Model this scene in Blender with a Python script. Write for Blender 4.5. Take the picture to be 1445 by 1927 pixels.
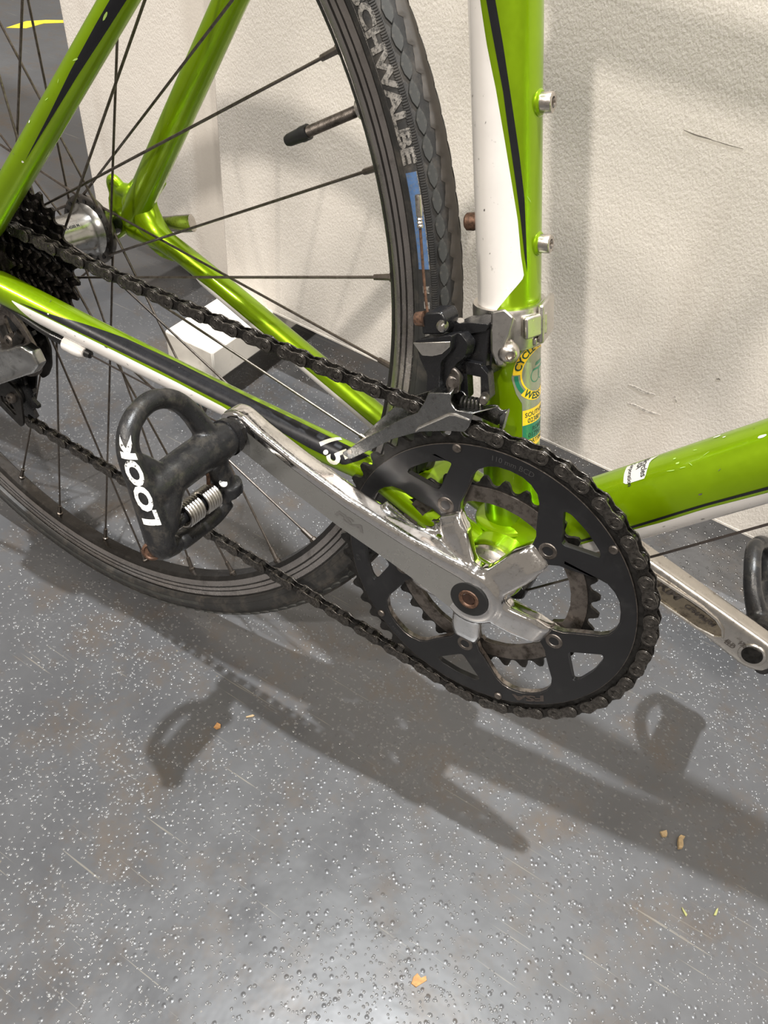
import bpy, math, random
from math import sin, cos, pi, radians, atan2, hypot, sqrt, acos
from mathutils import Vector, Matrix
from mathutils.geometry import tessellate_polygon

for o in list(bpy.data.objects):
    bpy.data.objects.remove(o, do_unlink=True)
SC = bpy.context.scene
COL = SC.collection
random.seed(7)

# ------------------------------------------------------------------ camera, world, lights, exposure
LEAN = radians(6.5)
CL, SL = cos(LEAN), sin(LEAN)
HB = 273.561                                  # bottom bracket height along the lean (mm)

cam = bpy.data.cameras.new('camera')
cam.sensor_fit = 'HORIZONTAL'
cam.sensor_width = 36.0
cam.lens = 36.0 * 1469.12 / 1445.0
cam.clip_start = 0.01
cam_o = bpy.data.objects.new('camera', cam)
COL.objects.link(cam_o)
SC.camera = cam_o
CAM_R = Matrix(((0.84585227, -0.42995792, 0.31570575), (0.52670565, 0.57962399, -0.62178548), (0.08435096, 0.69222266, 0.71673754)))
cam_o.matrix_world = Matrix.Translation(Vector((0.081088, -0.347074, 0.642663))) @ CAM_R.to_4x4()

w = bpy.data.worlds.new('room_light')
SC.world = w
w.use_nodes = True
w.node_tree.nodes['Background'].inputs[0].default_value = (1.0, 0.90, 0.78, 1)
w.node_tree.nodes['Background'].inputs[1].default_value = 0.27

def area(name, loc, target, sx, sy, power, col):
    l = bpy.data.lights.new(name, 'AREA')
    l.shape = 'RECTANGLE'; l.size = sx; l.size_y = sy; l.energy = power; l.color = col
    o = bpy.data.objects.new(name, l); COL.objects.link(o)
    o.location = loc
    d = Vector(target) - Vector(loc)
    o.rotation_euler = d.to_track_quat('-Z', 'Y').to_euler()
    return o

area('overhead_lamp', (0.22, -0.04, 4.5), (0.22, -0.04, 0), 0.075, 0.075, 268, (0.95, 0.98, 1.0))
area('aisle_lamp', (-0.10, -3.15, 4.3), (-0.1, 0.2, 0.3), 0.08, 0.16, 168, (1.0, 0.93, 0.84))
area('far_aisle_lamp', (-3.0, -2.8, 4.3), (-0.1, 0.2, 0.2), 0.2, 0.5, 112, (1.0, 0.93, 0.84))
area('rear_aisle_lamp', (0.3, 2.6, 4.3), (0.0, 0.6, 0), 0.2, 0.5, 170, (1.0, 0.95, 0.88))
area('front_aisle_lamp', (3.0, -2.8, 4.3), (-0.1, 0.2, 0.2), 0.2, 0.5, 112, (1.0, 0.93, 0.84))

SC.view_settings.view_transform = 'Standard'
SC.view_settings.look = 'None'
SC.view_settings.gamma = 1.0
SC.view_settings.use_curve_mapping = False
SC.view_settings.exposure = 0.0

# ------------------------------------------------------------------ materials
MATS = {}
def nodes_of(name):
    m = bpy.data.materials.new(name); m.use_nodes = True
    nt = m.node_tree
    return m, nt, nt.nodes['Principled BSDF']

def lnk(nt, a, b): nt.links.new(a, b)

def noise(nt, scale, detail=4, rough=0.6, coord='Object'):
    tc = nt.nodes.new('ShaderNodeTexCoord')
    n = nt.nodes.new('ShaderNodeTexNoise')
    n.inputs['Scale'].default_value = scale; n.inputs['Detail'].default_value = detail
    n.inputs['Roughness'].default_value = rough
    lnk(nt, tc.outputs[coord], n.inputs['Vector'])
    return n

def ramp(nt, src, stops):
    r = nt.nodes.new('ShaderNodeValToRGB')
    e = r.color_ramp.elements
    e[0].position, e[0].color = stops[0][0], (*stops[0][1], 1)
    e[1].position, e[1].color = stops[-1][0], (*stops[-1][1], 1)
    for p, c in stops[1:-1]:
        x = e.new(p); x.color = (*c, 1)
    lnk(nt, src, r.inputs['Fac'])
    return r

def mix(nt, fac, a, b, mode='MIX'):
    m = nt.nodes.new('ShaderNodeMix'); m.data_type = 'RGBA'; m.blend_type = mode
    if hasattr(fac, 'is_linked') or hasattr(fac, 'node'): lnk(nt, fac, m.inputs[0])
    else: m.inputs[0].default_value = fac
    for v, i in ((a, 6), (b, 7)):
        if isinstance(v, tuple): m.inputs[i].default_value = (*v, 1)
        else: lnk(nt, v, m.inputs[i])
    return m.outputs[2]

def bump(nt, b, height, strength=0.3, dist=0.001):
    n = nt.nodes.new('ShaderNodeBump')
    n.inputs['Strength'].default_value = strength; n.inputs['Distance'].default_value = dist
    lnk(nt, height, n.inputs['Height'])
    lnk(nt, n.outputs[0], b.inputs['Normal'])
    return n

def mat(name, col, rough=0.4, metal=0.0, coat=0.0, var=0.0, scale=60, dirt=None, dirt_amt=(0.55, 0.75), dscale=90,
        bumps=0.0, bscale=400, spec=0.5, rvar=0.0, aniso=0.0):
    """procedural material: base colour with noise variation, optional dirt/wear layer of its own colour, fine relief"""
    m, nt, b = nodes_of(name)
    b.inputs['Roughness'].default_value = rough; b.inputs['Metallic'].default_value = metal
    b.inputs['Coat Weight'].default_value = coat; b.inputs['Coat Roughness'].default_value = 0.08
    b.inputs['Specular IOR Level'].default_value = spec
    b.inputs['Anisotropic'].default_value = aniso
    n = noise(nt, scale)
    lo = tuple(max(0, c * (1 - var)) for c in col); hi = tuple(min(1, c * (1 + var)) for c in col)
    out = ramp(nt, n.outputs[0], [(0.3, lo), (0.7, hi)]).outputs[0]
    if dirt:
        d = noise(nt, dscale, 8, 0.72)
        f = ramp(nt, d.outputs[0], [(dirt_amt[0], (0, 0, 0)), (dirt_amt[1], (1, 1, 1))])
        out = mix(nt, f.outputs[0], out, dirt)
    lnk(nt, out, b.inputs['Base Color'])
    if rvar:
        rn = noise(nt, dscale * 1.7, 6, 0.7)
        rr = nt.nodes.new('ShaderNodeMapRange')
        rr.inputs[1].default_value = 0.3; rr.inputs[2].default_value = 0.7
        rr.inputs[3].default_value = max(0.02, rough - rvar); rr.inputs[4].default_value = rough + rvar
        lnk(nt, rn.outputs[0], rr.inputs[0]); lnk(nt, rr.outputs[0], b.inputs['Roughness'])
    if bumps:
        bn = noise(nt, bscale, 5, 0.6)
        bump(nt, b, bn.outputs[0], bumps, 0.0006)
    MATS[name] = m
    return m

mat('green_paint', (0.25, 0.415, 0.0), 0.32, 0.68, 0.45, 0.10, 30, dirt=(0.035, 0.045, 0.01), dirt_amt=(0.68, 0.76), dscale=150, rvar=0.04)
mat('white_paint', (0.74, 0.71, 0.68), 0.34, 0.0, 0.6, 0.05, 40, dirt=(0.20, 0.18, 0.165), dirt_amt=(0.635, 0.73), dscale=150)
mat('black_paint', (0.010, 0.010, 0.012), 0.30, 0.0, 0.15, 0.2, 40, dirt=(0.05, 0.055, 0.06), dirt_amt=(0.66, 0.80), dscale=120, rvar=0.06, spec=0.3)
mat('chrome', (0.83, 0.81, 0.79), 0.11, 1.0, 0.0, 0.06, 60, dirt=(0.45, 0.42, 0.40), dirt_amt=(0.56, 0.72), dscale=350, rvar=0.09, bumps=0.05, bscale=900)
mat('lacquer_grey', (0.34, 0.335, 0.32), 0.30, 0.75, 0.3, 0.05, 30, rvar=0.06)
mat('satin_alloy', (0.62, 0.59, 0.55), 0.33, 1.0, 0.0, 0.08, 60, dirt=(0.20, 0.17, 0.14), dirt_amt=(0.60, 0.76), dscale=160, rvar=0.1)
mat('black_anodised', (0.008, 0.008, 0.009), 0.34, 0.0, 0.0, 0.2, 50, dirt=(0.022, 0.022, 0.022), dirt_amt=(0.55, 0.80), dscale=60, rvar=0.03)
mat('worn_edge', (0.40, 0.36, 0.33), 0.30, 0.95, 0.0, 0.2, 150, dirt=(0.07, 0.06, 0.05), dirt_amt=(0.45, 0.65), dscale=260)
mat('ring_alloy', (0.17, 0.15, 0.135), 0.42, 0.85, 0.0, 0.15, 60, dirt=(0.05, 0.042, 0.035), dirt_amt=(0.46, 0.66), dscale=160)
mat('ring_teeth', (0.035, 0.033, 0.031), 0.40, 0.7, 0.0, 0.2, 90, dirt=(0.012, 0.011, 0.01), dirt_amt=(0.45, 0.65), dscale=220)
mat('chain_steel', (0.050, 0.046, 0.042), 0.27, 0.85, 0.0, 0.3, 200, dirt=(0.012, 0.011, 0.010), dirt_amt=(0.42, 0.66), dscale=420, rvar=0.12, bumps=0.12, bscale=900)
mat('chain_plate', (0.115, 0.105, 0.095), 0.28, 0.85, 0.0, 0.25, 200, dirt=(0.018, 0.016, 0.014), dirt_amt=(0.44, 0.68), dscale=380, rvar=0.12, bumps=0.10, bscale=900)
mat('cassette_steel', (0.045, 0.040, 0.036), 0.26, 0.9, 0.0, 0.3, 120, dirt=(0.012, 0.010, 0.009), dirt_amt=(0.45, 0.68), dscale=260, rvar=0.12)
mat('pedal_plastic', (0.014, 0.014, 0.015), 0.32, 0.0, 0.0, 0.25, 80, dirt=(0.085, 0.075, 0.062), dirt_amt=(0.50, 0.85), dscale=110, rvar=0.12, bumps=0.22, bscale=1200, spec=0.5)
mat('black_plastic', (0.009, 0.009, 0.010), 0.26, 0.0, 0.0, 0.2, 60, dirt=(0.045, 0.04, 0.036), dirt_amt=(0.60, 0.82), dscale=200, rvar=0.1)
mat('tyre_rubber', (0.022, 0.0215, 0.021), 0.55, 0.0, 0.0, 0.2, 60, dirt=(0.075, 0.066, 0.056), dirt_amt=(0.48, 0.74), dscale=70, bumps=0.15, bscale=700)
mat('tread_rubber', (0.062, 0.054, 0.046), 0.75, 0.0, 0.0, 0.2, 120, dirt=(0.06, 0.055, 0.05), dirt_amt=(0.45, 0.65), dscale=300)
mat('tread_block', (0.035, 0.036, 0.034), 0.6, 0.0, 0.0, 0.2, 120, dirt=(0.075, 0.07, 0.06), dirt_amt=(0.5, 0.7), dscale=300)
mat('tyre_letter', (0.22, 0.205, 0.185), 0.7, 0.0, 0.0, 0.2, 300, dirt=(0.05, 0.047, 0.043), dirt_amt=(0.46, 0.58), dscale=500)
mat('rim_alloy', (0.42, 0.39, 0.372), 0.25, 0.93, 0.0, 0.12, 40, dirt=(0.16, 0.145, 0.135), dirt_amt=(0.55, 0.8), dscale=90, rvar=0.07)
mat('rim_dark', (0.060, 0.056, 0.053), 0.30, 0.9, 0.0, 0.15, 40, dirt=(0.13, 0.12, 0.11), dirt_amt=(0.55, 0.78), dscale=60, rvar=0.1)
mat('spoke_steel', (0.20, 0.175, 0.155), 0.36, 1.0, 0.0, 0.2, 90, dirt=(0.10, 0.08, 0.065), dirt_amt=(0.45, 0.7), dscale=200)
mat('hub_alloy', (0.46, 0.46, 0.45), 0.24, 1.0, 0.0, 0.1, 50, dirt=(0.13, 0.12, 0.11), dirt_amt=(0.52, 0.72), dscale=90, rvar=0.06)
mat('hub_flange', (0.17, 0.16, 0.15), 0.32, 1.0, 0.0, 0.15, 60, dirt=(0.06, 0.055, 0.05), dirt_amt=(0.5, 0.7), dscale=150)
mat('bolt_steel', (0.60, 0.56, 0.52), 0.28, 1.0, 0.0, 0.1, 200, dirt=(0.22, 0.18, 0.15), dirt_amt=(0.54, 0.7), dscale=500)
mat('rust_steel', (0.16, 0.09, 0.06), 0.55, 0.6, 0.0, 0.35, 300, dirt=(0.05, 0.03, 0.02), dirt_amt=(0.45, 0.65), dscale=500)
mat('cable_steel', (0.10, 0.085, 0.078), 0.45, 0.8, 0.0, 0.15, 800)
mat('rubber_black', (0.012, 0.012, 0.012), 0.40, 0.0, 0.0, 0.2, 100)
mat('print_white', (0.80, 0.79, 0.76), 0.45, 0.0, 0.0, 0.05, 300, dirt=(0.05, 0.048, 0.045), dirt_amt=(0.575, 0.60), dscale=330)
mat('print_cream', (0.80, 0.78, 0.66), 0.40, 0.0, 0.0, 0.05, 300)
mat('print_faint', (0.050, 0.050, 0.051), 0.38, 0.2, 0.0, 0.1, 300)
mat('print_brown', (0.062, 0.050, 0.044), 0.45, 0.3, 0.0, 0.2, 500)
mat('print_black', (0.02, 0.02, 0.02), 0.4)
mat('print_ghost', (0.27, 0.26, 0.25), 0.32, 0.75, 0.3, 0.04, 60)
mat('sticker_clear', (0.27, 0.29, 0.20), 0.28, 0.35, 0.4, 0.10, 60)
mat('sticker_yellow', (0.80, 0.52, 0.02), 0.35, 0.0, 0.3, 0.04, 90)
mat('sticker_green', (0.016, 0.16, 0.085), 0.35, 0.0, 0.3, 0.08, 90)
mat('sticker_text', (0.012, 0.055, 0.035), 0.4)
mat('sticker_silver', (0.62, 0.60, 0.57), 0.32, 0.2, 0.3, 0.04, 90)
mat('label_blue', (0.055, 0.115, 0.24), 0.6, 0.0, 0.0, 0.2, 300, dirt=(0.10, 0.13, 0.18), dirt_amt=(0.5, 0.6), dscale=900)
mat('wood_white', (0.78, 0.73, 0.66), 0.55, 0.0, 0.0, 0.06, 20, dirt=(0.52, 0.46, 0.38), dirt_amt=(0.60, 0.76), dscale=40, bumps=0.3, bscale=60)
mat('castor_blue', (0.010, 0.055, 0.075), 0.5, 0.0, 0.0, 0.2, 60)
mat('leaf_brown', (0.42, 0.22, 0.08), 0.7, 0.0, 0.0, 0.3, 300)
mat('straw', (0.33, 0.24, 0.13), 0.7, 0.0, 0.0, 0.3, 300)
mat('leaf_green', (0.30, 0.30, 0.12), 0.7, 0.0, 0.0, 0.2, 300)
mat('floor_yellow', (0.70, 0.55, 0.04), 0.5, 0.0, 0.0, 0.1, 40)

def make_floor_mat():
    m, nt, b = nodes_of('floor_paint')
    tc = nt.nodes.new('ShaderNodeTexCoord')
    # anti-slip beads under the paint: sparse little domes
    v = nt.nodes.new('ShaderNodeTexVoronoi'); v.inputs['Scale'].default_value = 170
    v.inputs['Randomness'].default_value = 1.0
    lnk(nt, tc.outputs['Object'], v.inputs['Vector'])
    dome = nt.nodes.new('ShaderNodeMapRange'); dome.interpolation_type = 'SMOOTHSTEP'
    dome.inputs[1].default_value = 0.06; dome.inputs[2].default_value = 0.34
    dome.inputs[3].default_value = 1.0; dome.inputs[4].default_value = 0.0
    lnk(nt, v.outputs['Distance'], dome.inputs[0])
    pick = nt.nodes.new('ShaderNodeSeparateColor'); lnk(nt, v.outputs['Color'], pick.inputs[0])
    patch = noise(nt, 9, 2, 0.5)
    thr = nt.nodes.new('ShaderNodeMapRange')
    thr.inputs[1].default_value = 0.35; thr.inputs[2].default_value = 0.65
    thr.inputs[3].default_value = 0.75; thr.inputs[4].default_value = 0.25
    lnk(nt, patch.outputs[0], thr.inputs[0])
    gt = nt.nodes.new('ShaderNodeMath'); gt.operation = 'GREATER_THAN'
    lnk(nt, pick.outputs[0], gt.inputs[0]); lnk(nt, thr.outputs[0], gt.inputs[1])
    hm = nt.nodes.new('ShaderNodeMath'); hm.operation = 'MULTIPLY'
    lnk(nt, dome.outputs[0], hm.inputs[0]); lnk(nt, gt.outputs[0], hm.inputs[1])
    sw = noise(nt, 26, 3, 0.55)
    h2 = nt.nodes.new('ShaderNodeMath'); h2.operation = 'MULTIPLY_ADD'
    lnk(nt, sw.outputs[0], h2.inputs[0]); h2.inputs[1].default_value = 1.6
    lnk(nt, hm.outputs[0], h2.inputs[2])
    bn = nt.nodes.new('ShaderNodeBump'); bn.inputs['Strength'].default_value = 0.5
    bn.inputs['Distance'].default_value = 0.0006
    lnk(nt, h2.outputs[0], bn.inputs['Height']); lnk(nt, bn.outputs[0], b.inputs['Normal'])
    # colour: grey paint, mottled, brown smears, pale scratches
    n1 = noise(nt, 5, 6, 0.65)
    base = ramp(nt, n1.outputs[0], [(0.3, (0.066, 0.067, 0.071)), (0.7, (0.088, 0.089, 0.093))]).outputs[0]
    n2 = noise(nt, 14, 9, 0.74)
    f2 = ramp(nt, n2.outputs[0], [(0.50, (0, 0, 0)), (0.74, (0.85, 0.85, 0.85))])
    base = mix(nt, f2.outputs[0], base, (0.095, 0.070, 0.048))
    for ang, sc, k in ((0.6, 7, 1), (1.9, 6, 2), (2.6, 8, 3)):
        mp = nt.nodes.new('ShaderNodeMapping')
        mp.inputs['Rotation'].default_value = (0, 0, ang); mp.inputs['Scale'].default_value = (1.2, 60, 1)
        mp.inputs['Location'].default_value = (k * 3.1, k * 1.7, 0)
        lnk(nt, tc.outputs['Object'], mp.inputs['Vector'])
        ns = nt.nodes.new('ShaderNodeTexNoise'); ns.inputs['Scale'].default_value = sc
        ns.inputs['Detail'].default_value = 3
        lnk(nt, mp.outputs[0], ns.inputs['Vector'])
        fs = ramp(nt, ns.outputs[0], [(0.70, (0, 0, 0)), (0.75, (0.55, 0.55, 0.55))])
        base = mix(nt, fs.outputs[0], base, (0.24, 0.22, 0.18))
    n3 = noise(nt, 150, 3, 0.6)
    f3 = ramp(nt, n3.outputs[0], [(0.70, (0, 0, 0)), (0.76, (0.7, 0.7, 0.7))])
    base = mix(nt, f3.outputs[0], base, (0.20, 0.175, 0.135))
    lnk(nt, base, b.inputs['Base Color'])
    rn = noise(nt, 20, 5, 0.6)
    rr = nt.nodes.new('ShaderNodeMapRange')
    rr.inputs[1].default_value = 0.3; rr.inputs[2].default_value = 0.7
    rr.inputs[3].default_value = 0.24; rr.inputs[4].default_value = 0.40
    lnk(nt, rn.outputs[0], rr.inputs[0]); lnk(nt, rr.outputs[0], b.inputs['Roughness'])
    b.inputs['Specular IOR Level'].default_value = 0.55
    MATS['floor_paint'] = m
make_floor_mat()

def make_wall_mat():
    m, nt, b = nodes_of('wall_paint')
    tc = nt.nodes.new('ShaderNodeTexCoord')
    n1 = noise(nt, 3, 4, 0.5)
    base = ramp(nt, n1.outputs[0], [(0.3, (0.70, 0.655, 0.60)), (0.7, (0.745, 0.70, 0.645))]).outputs[0]
    nd = noise(nt, 130, 4, 0.6)
    fd = ramp(nt, nd.outputs[0], [(0.735, (0, 0, 0)), (0.76, (0.6, 0.6, 0.6))])
    base = mix(nt, fd.outputs[0], base, (0.36, 0.32, 0.27))
    # long soft drips and scuffs
    mp = nt.nodes.new('ShaderNodeMapping'); mp.inputs['Scale'].default_value = (26, 26, 2.2)
    lnk(nt, tc.outputs['Object'], mp.inputs['Vector'])
    ns = nt.nodes.new('ShaderNodeTexNoise'); ns.inputs['Scale'].default_value = 1.0; ns.inputs['Detail'].default_value = 3
    lnk(nt, mp.outputs[0], ns.inputs['Vector'])
    fs = ramp(nt, ns.outputs[0], [(0.56, (0, 0, 0)), (0.75, (0.35, 0.35, 0.35))])
    base = mix(nt, fs.outputs[0], base, (0.55, 0.49, 0.43))
    lnk(nt, base, b.inputs['Base Color'])
    b.inputs['Roughness'].default_value = 0.42
    b.inputs['Specular IOR Level'].default_value = 0.35
    mp2 = nt.nodes.new('ShaderNodeMapping'); mp2.inputs['Scale'].default_value = (560, 560, 330)
    lnk(nt, tc.outputs['Object'], mp2.inputs['Vector'])
    b1 = nt.nodes.new('ShaderNodeTexNoise'); b1.inputs['Scale'].default_value = 1.0; b1.inputs['Detail'].default_value = 2
    b1.inputs['Distortion'].default_value = 0.3
    lnk(nt, mp2.outputs[0], b1.inputs['Vector'])
    b2 = noise(nt, 40, 2, 0.5)
    ad = nt.nodes.new('ShaderNodeMath'); ad.operation = 'MULTIPLY_ADD'
    lnk(nt, b2.outputs[0], ad.inputs[0]); ad.inputs[1].default_value = 0.8; lnk(nt, b1.outputs[0], ad.inputs[2])
    bn = nt.nodes.new('ShaderNodeBump'); bn.inputs['Strength'].default_value = 0.40
    bn.inputs['Distance'].default_value = 0.0012
    lnk(nt, ad.outputs[0], bn.inputs['Height']); lnk(nt, bn.outputs[0], b.inputs['Normal'])
    MATS['wall_paint'] = m
make_wall_mat()

# ------------------------------------------------------------------ mesh helpers (all in mm, bike axes: X forward, Y to the far side, Z up, origin at the crank axis)
S = 0.001
G = Vector((0.0, HB * SL, -HB * CL))        # the ground point under the crank axis, in bike axes

def mesh_obj(name, VF, material, parent=None, off=None, smooth=30, bevel=0, seg=2, kind=None, label=None):
    V, F = VF
    off = off if off is not None else (G if parent is not None else Vector((0, 0, 0)))
    me = bpy.data.meshes.new(name)
    me.from_pydata([((v[0] - off[0]) * S, (v[1] - off[1]) * S, (v[2] - off[2]) * S) for v in V], [], F)
    me.validate(); me.update()
    fix_normals(me)
    me.polygons.foreach_set('use_smooth', [True] * len(me.polygons))
    me.set_sharp_from_angle(angle=radians(smooth))
    me.materials.append(MATS[material])
    o = bpy.data.objects.new(name, me); COL.objects.link(o)
    if parent: o.parent = parent
    if bevel:
        md = o.modifiers.new('bevel', 'BEVEL'); md.width = bevel * S; md.segments = seg
        md.limit_method = 'ANGLE'; md.angle_limit = radians(40); md.harden_normals = False
    if kind: o['kind'] = kind
    if label: o['label'] = label
    return o

import bmesh
def fix_normals(me):
    bm = bmesh.new(); bm.from_mesh(me)
    bmesh.ops.recalc_face_normals(bm, faces=bm.faces)
    bm.to_mesh(me); bm.free()

def join(*parts):
    V, F = [], []
    for p in parts:
        k = len(V); V += list(p[0]); F += [tuple(i + k for i in f) for f in p[1]]
    return V, F

def xf(VF, M):
    return [tuple(M @ Vector(v)) for v in VF[0]], VF[1]

def frames(path):
    P = [Vector(p) for p in path]; out = []
    for i in range(len(P)):
        d = (P[min(i + 1, len(P) - 1)] - P[max(i - 1, 0)]).normalized()
        ref = Vector((0, -1, 0))
        if abs(d.dot(ref)) > 0.95: ref = Vector((0, 0, 1))
        e1 = (ref - d * ref.dot(d)).normalized()
        out.append((P[i], d, e1, d.cross(e1)))
    return out

def tube(path, r, n=18, cap=True, fl=None):
    fr = frames(path); m = len(fr)
    R = r if isinstance(r, (list, tuple)) else [r] * m
    V, F = [], []
    for i, (p, d, e1, e2) in enumerate(fr):
        a_, b_ = (fl[i] if isinstance(fl, list) else fl) if fl else (1, 1)
        for k in range(n):
            t = 2 * pi * k / n
            V.append(tuple(p + e1 * (R[i] * a_ * cos(t)) + e2 * (R[i] * b_ * sin(t))))
    for i in range(m - 1):
        for k in range(n):
            k2 = (k + 1) % n
            F.append((i * n + k, i * n + k2, (i + 1) * n + k2, (i + 1) * n + k))
    if cap:
        F.append(tuple(range(n))); F.append(tuple((m - 1) * n + k for k in range(n)))
    return V, F

def smooth_path(pts, n=8):
    """Catmull-Rom through the points"""
    P = [Vector(p) for p in pts]; out = []
    for i in range(len(P) - 1):
        a = P[max(i - 1, 0)]; b = P[i]; c = P[i + 1]; d = P[min(i + 2, len(P) - 1)]
        for k in range(n):
            t = k / n
            out.append(0.5 * ((2 * b) + (c - a) * t + (2 * a - 5 * b + 4 * c - d) * t * t + (-a + 3 * b - 3 * c + d) * t ** 3))
    out.append(P[-1])
    return out

def lerp_list(vals, n, count):
    out = []
    for i in range(len(vals) - 1):
        for k in range(n): out.append(vals[i] + (vals[i + 1] - vals[i]) * k / n)
    out.append(vals[-1]); return out[:count]

def lathe(prof, c=(0, 0, 0), axis=(0, 1, 0), n=48, close=False):
    c = Vector(c); ax = Vector(axis).normalized()
    ref = Vector((1, 0, 0)) if abs(ax.x) < 0.9 else Vector((0, 0, 1))
    e1 = (ref - ax * ref.dot(ax)).normalized(); e2 = ax.cross(e1)
    V, F = [], []
    for r, h in prof:
        for k in range(n):
            t = 2 * pi * k / n
            V.append(tuple(c + ax * h + e1 * (max(r, 1e-3) * cos(t)) + e2 * (max(r, 1e-3) * sin(t))))
    m = len(prof)
    for i in range(m if close else m - 1):
        j = (i + 1) % m
        for k in range(n):
            k2 = (k + 1) % n
            F.append((i * n + k, i * n + k2, j * n + k2, j * n + k))
    if not close:
        F.append(tuple(range(n))); F.append(tuple((m - 1) * n + k for k in range(n)))
    return V, F

def plate(loops, y0, y1):
    """flat plate in the XZ plane with holes; loops = [outer, hole, ...] of (x, z)"""
    tris = tessellate_polygon([[Vector((x, z, 0)) for x, z in lp] for lp in loops])
    pts = [q for lp in loops for q in lp]; n = len(pts)
    V = [(x, y0, z) for x, z in pts] + [(x, y1, z) for x, z in pts]
    F = [tuple(t) for t in tris] + [tuple(i + n for i in reversed(t)) for t in tris]
    k = 0
    for lp in loops:
        m = len(lp)
        for i in range(m):
            j = (i + 1) % m
            F.append((k + i, k + j, n + k + j, n + k + i))
        k += m
    return V, F

def prism(poly, a, b):
    """side faces between two 3D polygons with the same number of points, plus caps"""
    n = len(poly[0]) if False else len(a)
    V = [tuple(p) for p in a] + [tuple(p) for p in b]
    F = [tuple(range(n)), tuple(range(2 * n - 1, n - 1, -1))]
    for i in range(n):
        j = (i + 1) % n
        F.append((i, j, n + j, n + i))
    return V, F

def box(c, s, R=None):
    V = []
    for dx in (-.5, .5):
        for dy in (-.5, .5):
            for dz in (-.5, .5):
                q = Vector((dx * s[0], dy * s[1], dz * s[2]))
                if R is not None: q = R @ q
                V.append(tuple(Vector(c) + q))
    F = [(0, 1, 3, 2), (4, 6, 7, 5), (0, 4, 5, 1), (2, 3, 7, 6), (0, 2, 6, 4), (1, 5, 7, 3)]
    return V, F

def rounded(poly, r=2.0, k=3):
    """round the corners of a 2D polygon"""
    out = []; n = len(poly)
    for i in range(n):
        p0, p1, p2 = Vector(poly[i - 1]), Vector(poly[i]), Vector(poly[(i + 1) % n])
        a = (p0 - p1); b = (p2 - p1)
        d = min(r, a.length * 0.45, b.length * 0.45)
        s, e = p1 + a.normalized() * d, p1 + b.normalized() * d
        for t in range(k + 1):
            u = t / k
            q = s * (1 - u) ** 2 + p1 * 2 * u * (1 - u) + e * u * u
            out.append((q.x, q.y))
    return out

def circle(cx, cz, r, n=20, a0=0):
    return [(cx + r * cos(a0 + 2 * pi * i / n), cz + r * sin(a0 + 2 * pi * i / n)) for i in range(n)]

def polar(lst, a0=0.0):
    return [(r * cos(radians(a + a0)), r * sin(radians(a + a0))) for r, a in lst]

_text_cache = {}
def text2d(s, size=1.0, shear=0.0, bold=0.0, align='CENTER'):
    key = (s, shear, bold, align)
    if key not in _text_cache:
        cu = bpy.data.curves.new('t', 'FONT'); cu.body = s; cu.size = 1.0; cu.shear = shear
        cu.align_x = align; cu.align_y = 'CENTER'; cu.offset = bold; cu.resolution_u = 3
        o = bpy.data.objects.new('t', cu); COL.objects.link(o)
        dg = bpy.context.evaluated_depsgraph_get(); dg.update()
        me = o.evaluated_get(dg).to_mesh()
        V = [(v.co.x, v.co.y) for v in me.vertices]; F = [tuple(p.vertices) for p in me.polygons]
        o.evaluated_get(dg).to_mesh_clear()
        bpy.data.objects.remove(o, do_unlink=True); bpy.data.curves.remove(cu)
        _text_cache[key] = (V, F)
    V, F = _text_cache[key]
    return [(x * size, y * size) for x, y in V], F

def split_tris(V, F, maxlen):
    """subdivide a 2D triangle/poly mesh so that no edge is longer than maxlen (for wrapping round a tube)"""
    bm = bmesh.new()
    vs = [bm.verts.new((x, y, 0)) for x, y in V]
    for f in F:
        try: bm.faces.new([vs[i] for i in f])
        except ValueError: pass
    bmesh.ops.triangulate(bm, faces=bm.faces[:])
    for _ in range(3):
        es = [e for e in bm.edges if e.calc_length() > maxlen]
        if not es: break
        bmesh.ops.subdivide_edges(bm, edges=es, cuts=1)
        bmesh.ops.triangulate(bm, faces=[f for f in bm.faces if len(f.verts) > 3])
    bm.verts.index_update()
    out = [(v.co.x, v.co.y) for v in bm.verts], [tuple(v.index for v in f.verts) for f in bm.faces]
    bm.free(); return out

# ------------------------------------------------------------------ the setting
def plain(name, VF, material, kind=None, **k):
    o = mesh_obj(name, VF, material, None, Vector((0, 0, 0)), **k)
    if kind: o['kind'] = kind
    return o

floor = plain('floor', ([(-6000, -5000, 0), (5000, -5000, 0), (5000, 6000, 0), (-6000, 6000, 0)], [(0, 1, 2, 3)]), 'floor_paint', 'structure')
yp = [(-1860, 1075), (-1872, 1147), (-1850, 1190), (-1815, 1230), (-1790, 1230), (-1831, 1168), (-1827, 1108)]
yl = plain('floor_marking', prism(None, [(x, y, 0.2) for x, y in yp], [(x, y, 0.7) for x, y in yp]), 'floor_yellow')
yl.parent = floor

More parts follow.
